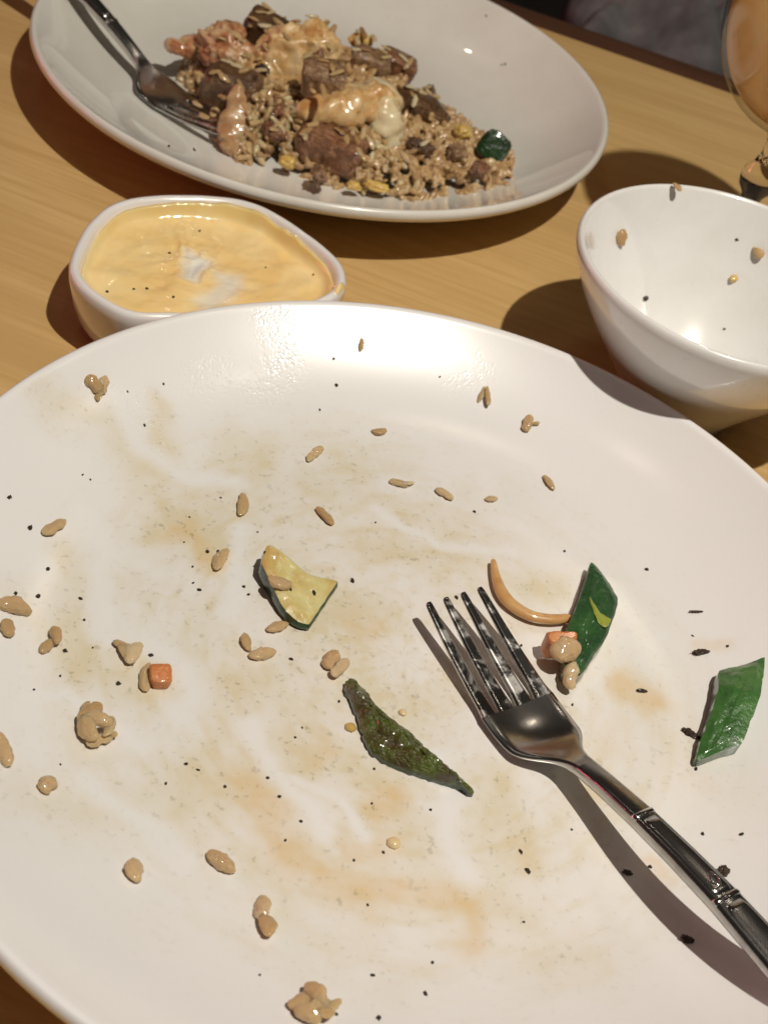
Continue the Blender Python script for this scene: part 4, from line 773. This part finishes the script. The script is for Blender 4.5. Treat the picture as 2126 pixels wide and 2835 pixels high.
for key, s_, seed, lab in (('egg1', (3.8, 3, 3), 1, 'bright yellow egg bit at the lower left front of the heap'), ('egg2', (6.5, 2.6, 2.2), 2, 'longest yellow egg strip along the front edge of the heap'), ('egg3', (4.2, 4, 3.5), 3, 'yellow egg bit left of the green zucchini in the heap'), ('egg4', (4, 2.4, 2), 4, 'small yellow egg bit touching the rim side front of the heap'), ('egg5', (6.5, 5, 4), 5, 'golden egg lump at the back of the heap under upright rice grains')):
    lump('egg_bit', key, [t_ * .82 for t_ in s_], (0, .1, -.3 + .2 * seed), EGG, lab, 'egg', .32, 1.6, seed, 4, .8, 0, EG)
PIECES = [(Vector(D['pc'][k]), s_) for k, s_ in (('shrimp_big', (19, 12, 19)), ('beef_top', (9, 7, 7)), ('beef_topright', (9, 6, 6)), ('beef_left', (12, 8, 12)), ('beef_back', (11, 8, 9)), ('beef_front', (15, 8.5, 7)), ('beef_right', (11, 9, 8)), ('zuc', (6, 3.5, 6)), ('shrimp_low', (14, 7, 7)), ('shrimp_white', (7, 7, 10)))]
def inside_piece(p, k=.92):
    for c, s_ in PIECES:
        d = [(p[i] - c[i]) / (s_[i] * k) for i in range(3)]
        if d[0] ** 2 + d[1] ** 2 + d[2] ** 2 < 1: return True
    return False
# inner body of packed rice (closed mound) with the grains that cannot be told apart on it
XY = []; g_n = 84
xs = np.linspace(-152, 20, g_n); ys = np.linspace(448, 580, 64)
GXY = np.array([(a, b) for a in xs for b in ys]); hh = heap_h(GXY) - 3.2
verts = [(a * MM, b * MM, (zb(a * MM, b * MM) + (max(h, -.5) + .9 * mn.noise(Vector((a, b, 0)) * .25)) * MM) if h > -3.1 else zb(a * MM, b * MM) - .001) for (a, b), h in zip(GXY, hh)]
faces = [(i * 64 + j, (i + 1) * 64 + j, (i + 1) * 64 + j + 1, i * 64 + j + 1) for i in range(g_n - 1) for j in range(63)
         if max(hh[i * 64 + j], hh[(i + 1) * 64 + j], hh[(i + 1) * 64 + j + 1], hh[i * 64 + j + 1]) > -2.2]
tones = [.22] * len(verts)
BV, BF = [], []
for g_ in GM: BV.append(np.array([v_.co[:] for v_ in g_.vertices])); BF.append([tuple(p_.vertices) for p_ in g_.polygons])
def rand_rot(tilt):
    return Matrix.Rotation(random.uniform(0, 6.283), 3, 'Z') @ Matrix.Rotation(random.gauss(0, tilt), 3, 'Y') @ Matrix.Rotation(random.uniform(-1, 1), 3, 'X')
cand = []
while len(cand) < 2300:
    a, b = random.uniform(-150, 18), random.uniform(450, 575); h = float(heap_h((a, b))[0])
    if h <= .25: continue
    ed = h < 3
    cand.append((a, b, zb(a * MM, b * MM) / MM + h + random.uniform(-2.6, 1.2)))
cand = [c for c in cand if not inside_piece(c)]
fb_x, fb_y, _, fb_a = D['fork_back'][:4]
def on_fork(c):
    dx_, dy_ = c[0] * MM - fb_x, c[1] * MM - fb_y; s_ = dx_ * math.cos(fb_a) + dy_ * math.sin(fb_a); l_ = -dx_ * math.sin(fb_a) + dy_ * math.cos(fb_a)
    return .027 < s_ < .075 and abs(l_) < .0145
cand = [c for c in cand if not on_fork(c)]
# those in front of (nearer to the camera side) and high are the ones that show: keep 232 of them single
cand.sort(key=lambda c: (c[1] - 450) * .55 - (c[2] - 6) * 1.3 + random.uniform(0, 26))
single, rest = cand[:150], cand[150:]
for a, b, c in single:
    o = bpy.data.objects.new('rice_grain', random.choice(GMH)); COL.objects.link(o); ln = random.uniform(5.8, 8.0) * MM; w = random.uniform(2.4, 3.1) * MM
    o.matrix_world = Matrix.Translation((a * MM, b * MM, (c + .9) * MM)) @ rand_rot(.62).to_4x4() @ Matrix.Diagonal((ln, w, w, 1))
    tag(o, 'glossy brown fried rice grain in the heap on the back plate', 'rice grain', 'rice grains in the heap')
for a, b, c in rest:
    R_ = np.array(rand_rot(.62)); k = random.randrange(len(BV)); n0 = len(verts); ln = random.uniform(5.8, 8.0); w = random.uniform(2.4, 3.1); t = random.random()
    Q = (BV[k] * [ln, w, w]) @ R_.T + [a, b, c]
    verts += [tuple(q * MM) for q in Q]; faces += [tuple(n0 + i for i in p_) for p_ in BF[k]]; tones += [t] * len(Q)
me = mesh('fried_rice', verts, faces); at = me.attributes.new('tone', 'FLOAT', 'POINT'); at.data.foreach_set('value', np.array(tones, np.float32))
o = link('fried_rice', me, None, [RICE_MASS]); rm = o.modifiers.new('fuse', 'REMESH'); rm.mode = 'VOXEL'; rm.voxel_size = .00048; rm.use_smooth_shade = True; o.modifiers.new('soften', 'SMOOTH').iterations = 2
tag(o, 'packed brown fried rice making up the heap on the back plate', 'fried rice', None, 'stuff')
from mathutils.bvhtree import BVHTree
bpy.context.view_layer.update(); trees = []
for o in list(sc.objects):
    t_ = o
    while t_.parent: t_ = t_.parent
    if o.type == 'MESH' and t_.get('category') in ('shrimp', 'beef', 'egg'):
        bv_ = [o.matrix_world @ v_.co for v_ in o.data.vertices]; trees.append(BVHTree.FromPolygons(bv_, [tuple(p_.vertices) for p_ in o.data.polygons]))
n_on = 0
while n_on < 84:
    a, b = random.uniform(-140, -15), random.uniform(455, 560); best = None
    for t_ in trees:
        h_ = t_.ray_cast(Vector((a * MM, b * MM, .2)), Vector((0, 0, -1)))
        if h_[0] and (best is None or h_[0].z > best[0].z): best = h_
    if not best or best[1].z < .25: continue
    if (Vector((a, b)) - Vector((-90, 512))).length < 13 and random.random() < .7: continue
    t1 = best[1].cross(Vector((random.uniform(-1, 1), random.uniform(-1, 1), random.uniform(-1, 1)))).normalized() * random.uniform(2.4, 3.6) * MM; p = best[0] + best[1] * .0006
    tag(put_grain('rice_grain', p - t1, p + t1, random.uniform(2.2, 2.9) * MM, None, True), 'glossy brown fried rice grain in the heap on the back plate', 'rice grain', 'rice grains in the heap'); n_on += 1
for q in D['hgr']:
    tag(put_grain('rice_grain', [t * MM for t in q[:3]], [t * MM for t in q[3:6]], q[6] * MM, None, True), 'glossy brown fried rice grain in the heap on the back plate', 'rice grain', 'rice grains in the heap')
for lab, q in zip(('pale rice grain lying on the far fork head beside the heap', 'upright pale rice grain by the near black beef cube and fork', 'pale rice grain lying on the far fork tines'), D['forkgr']):
    zz = max(zb(q[0] * MM, q[1] * MM), .006) + .0075
    tag(put_grain('rice_grain', (q[0] * MM, q[1] * MM, zz), (q[2] * MM, q[3] * MM, zz), q[4] * MM), lab, 'rice grain', 'rice on the far fork')
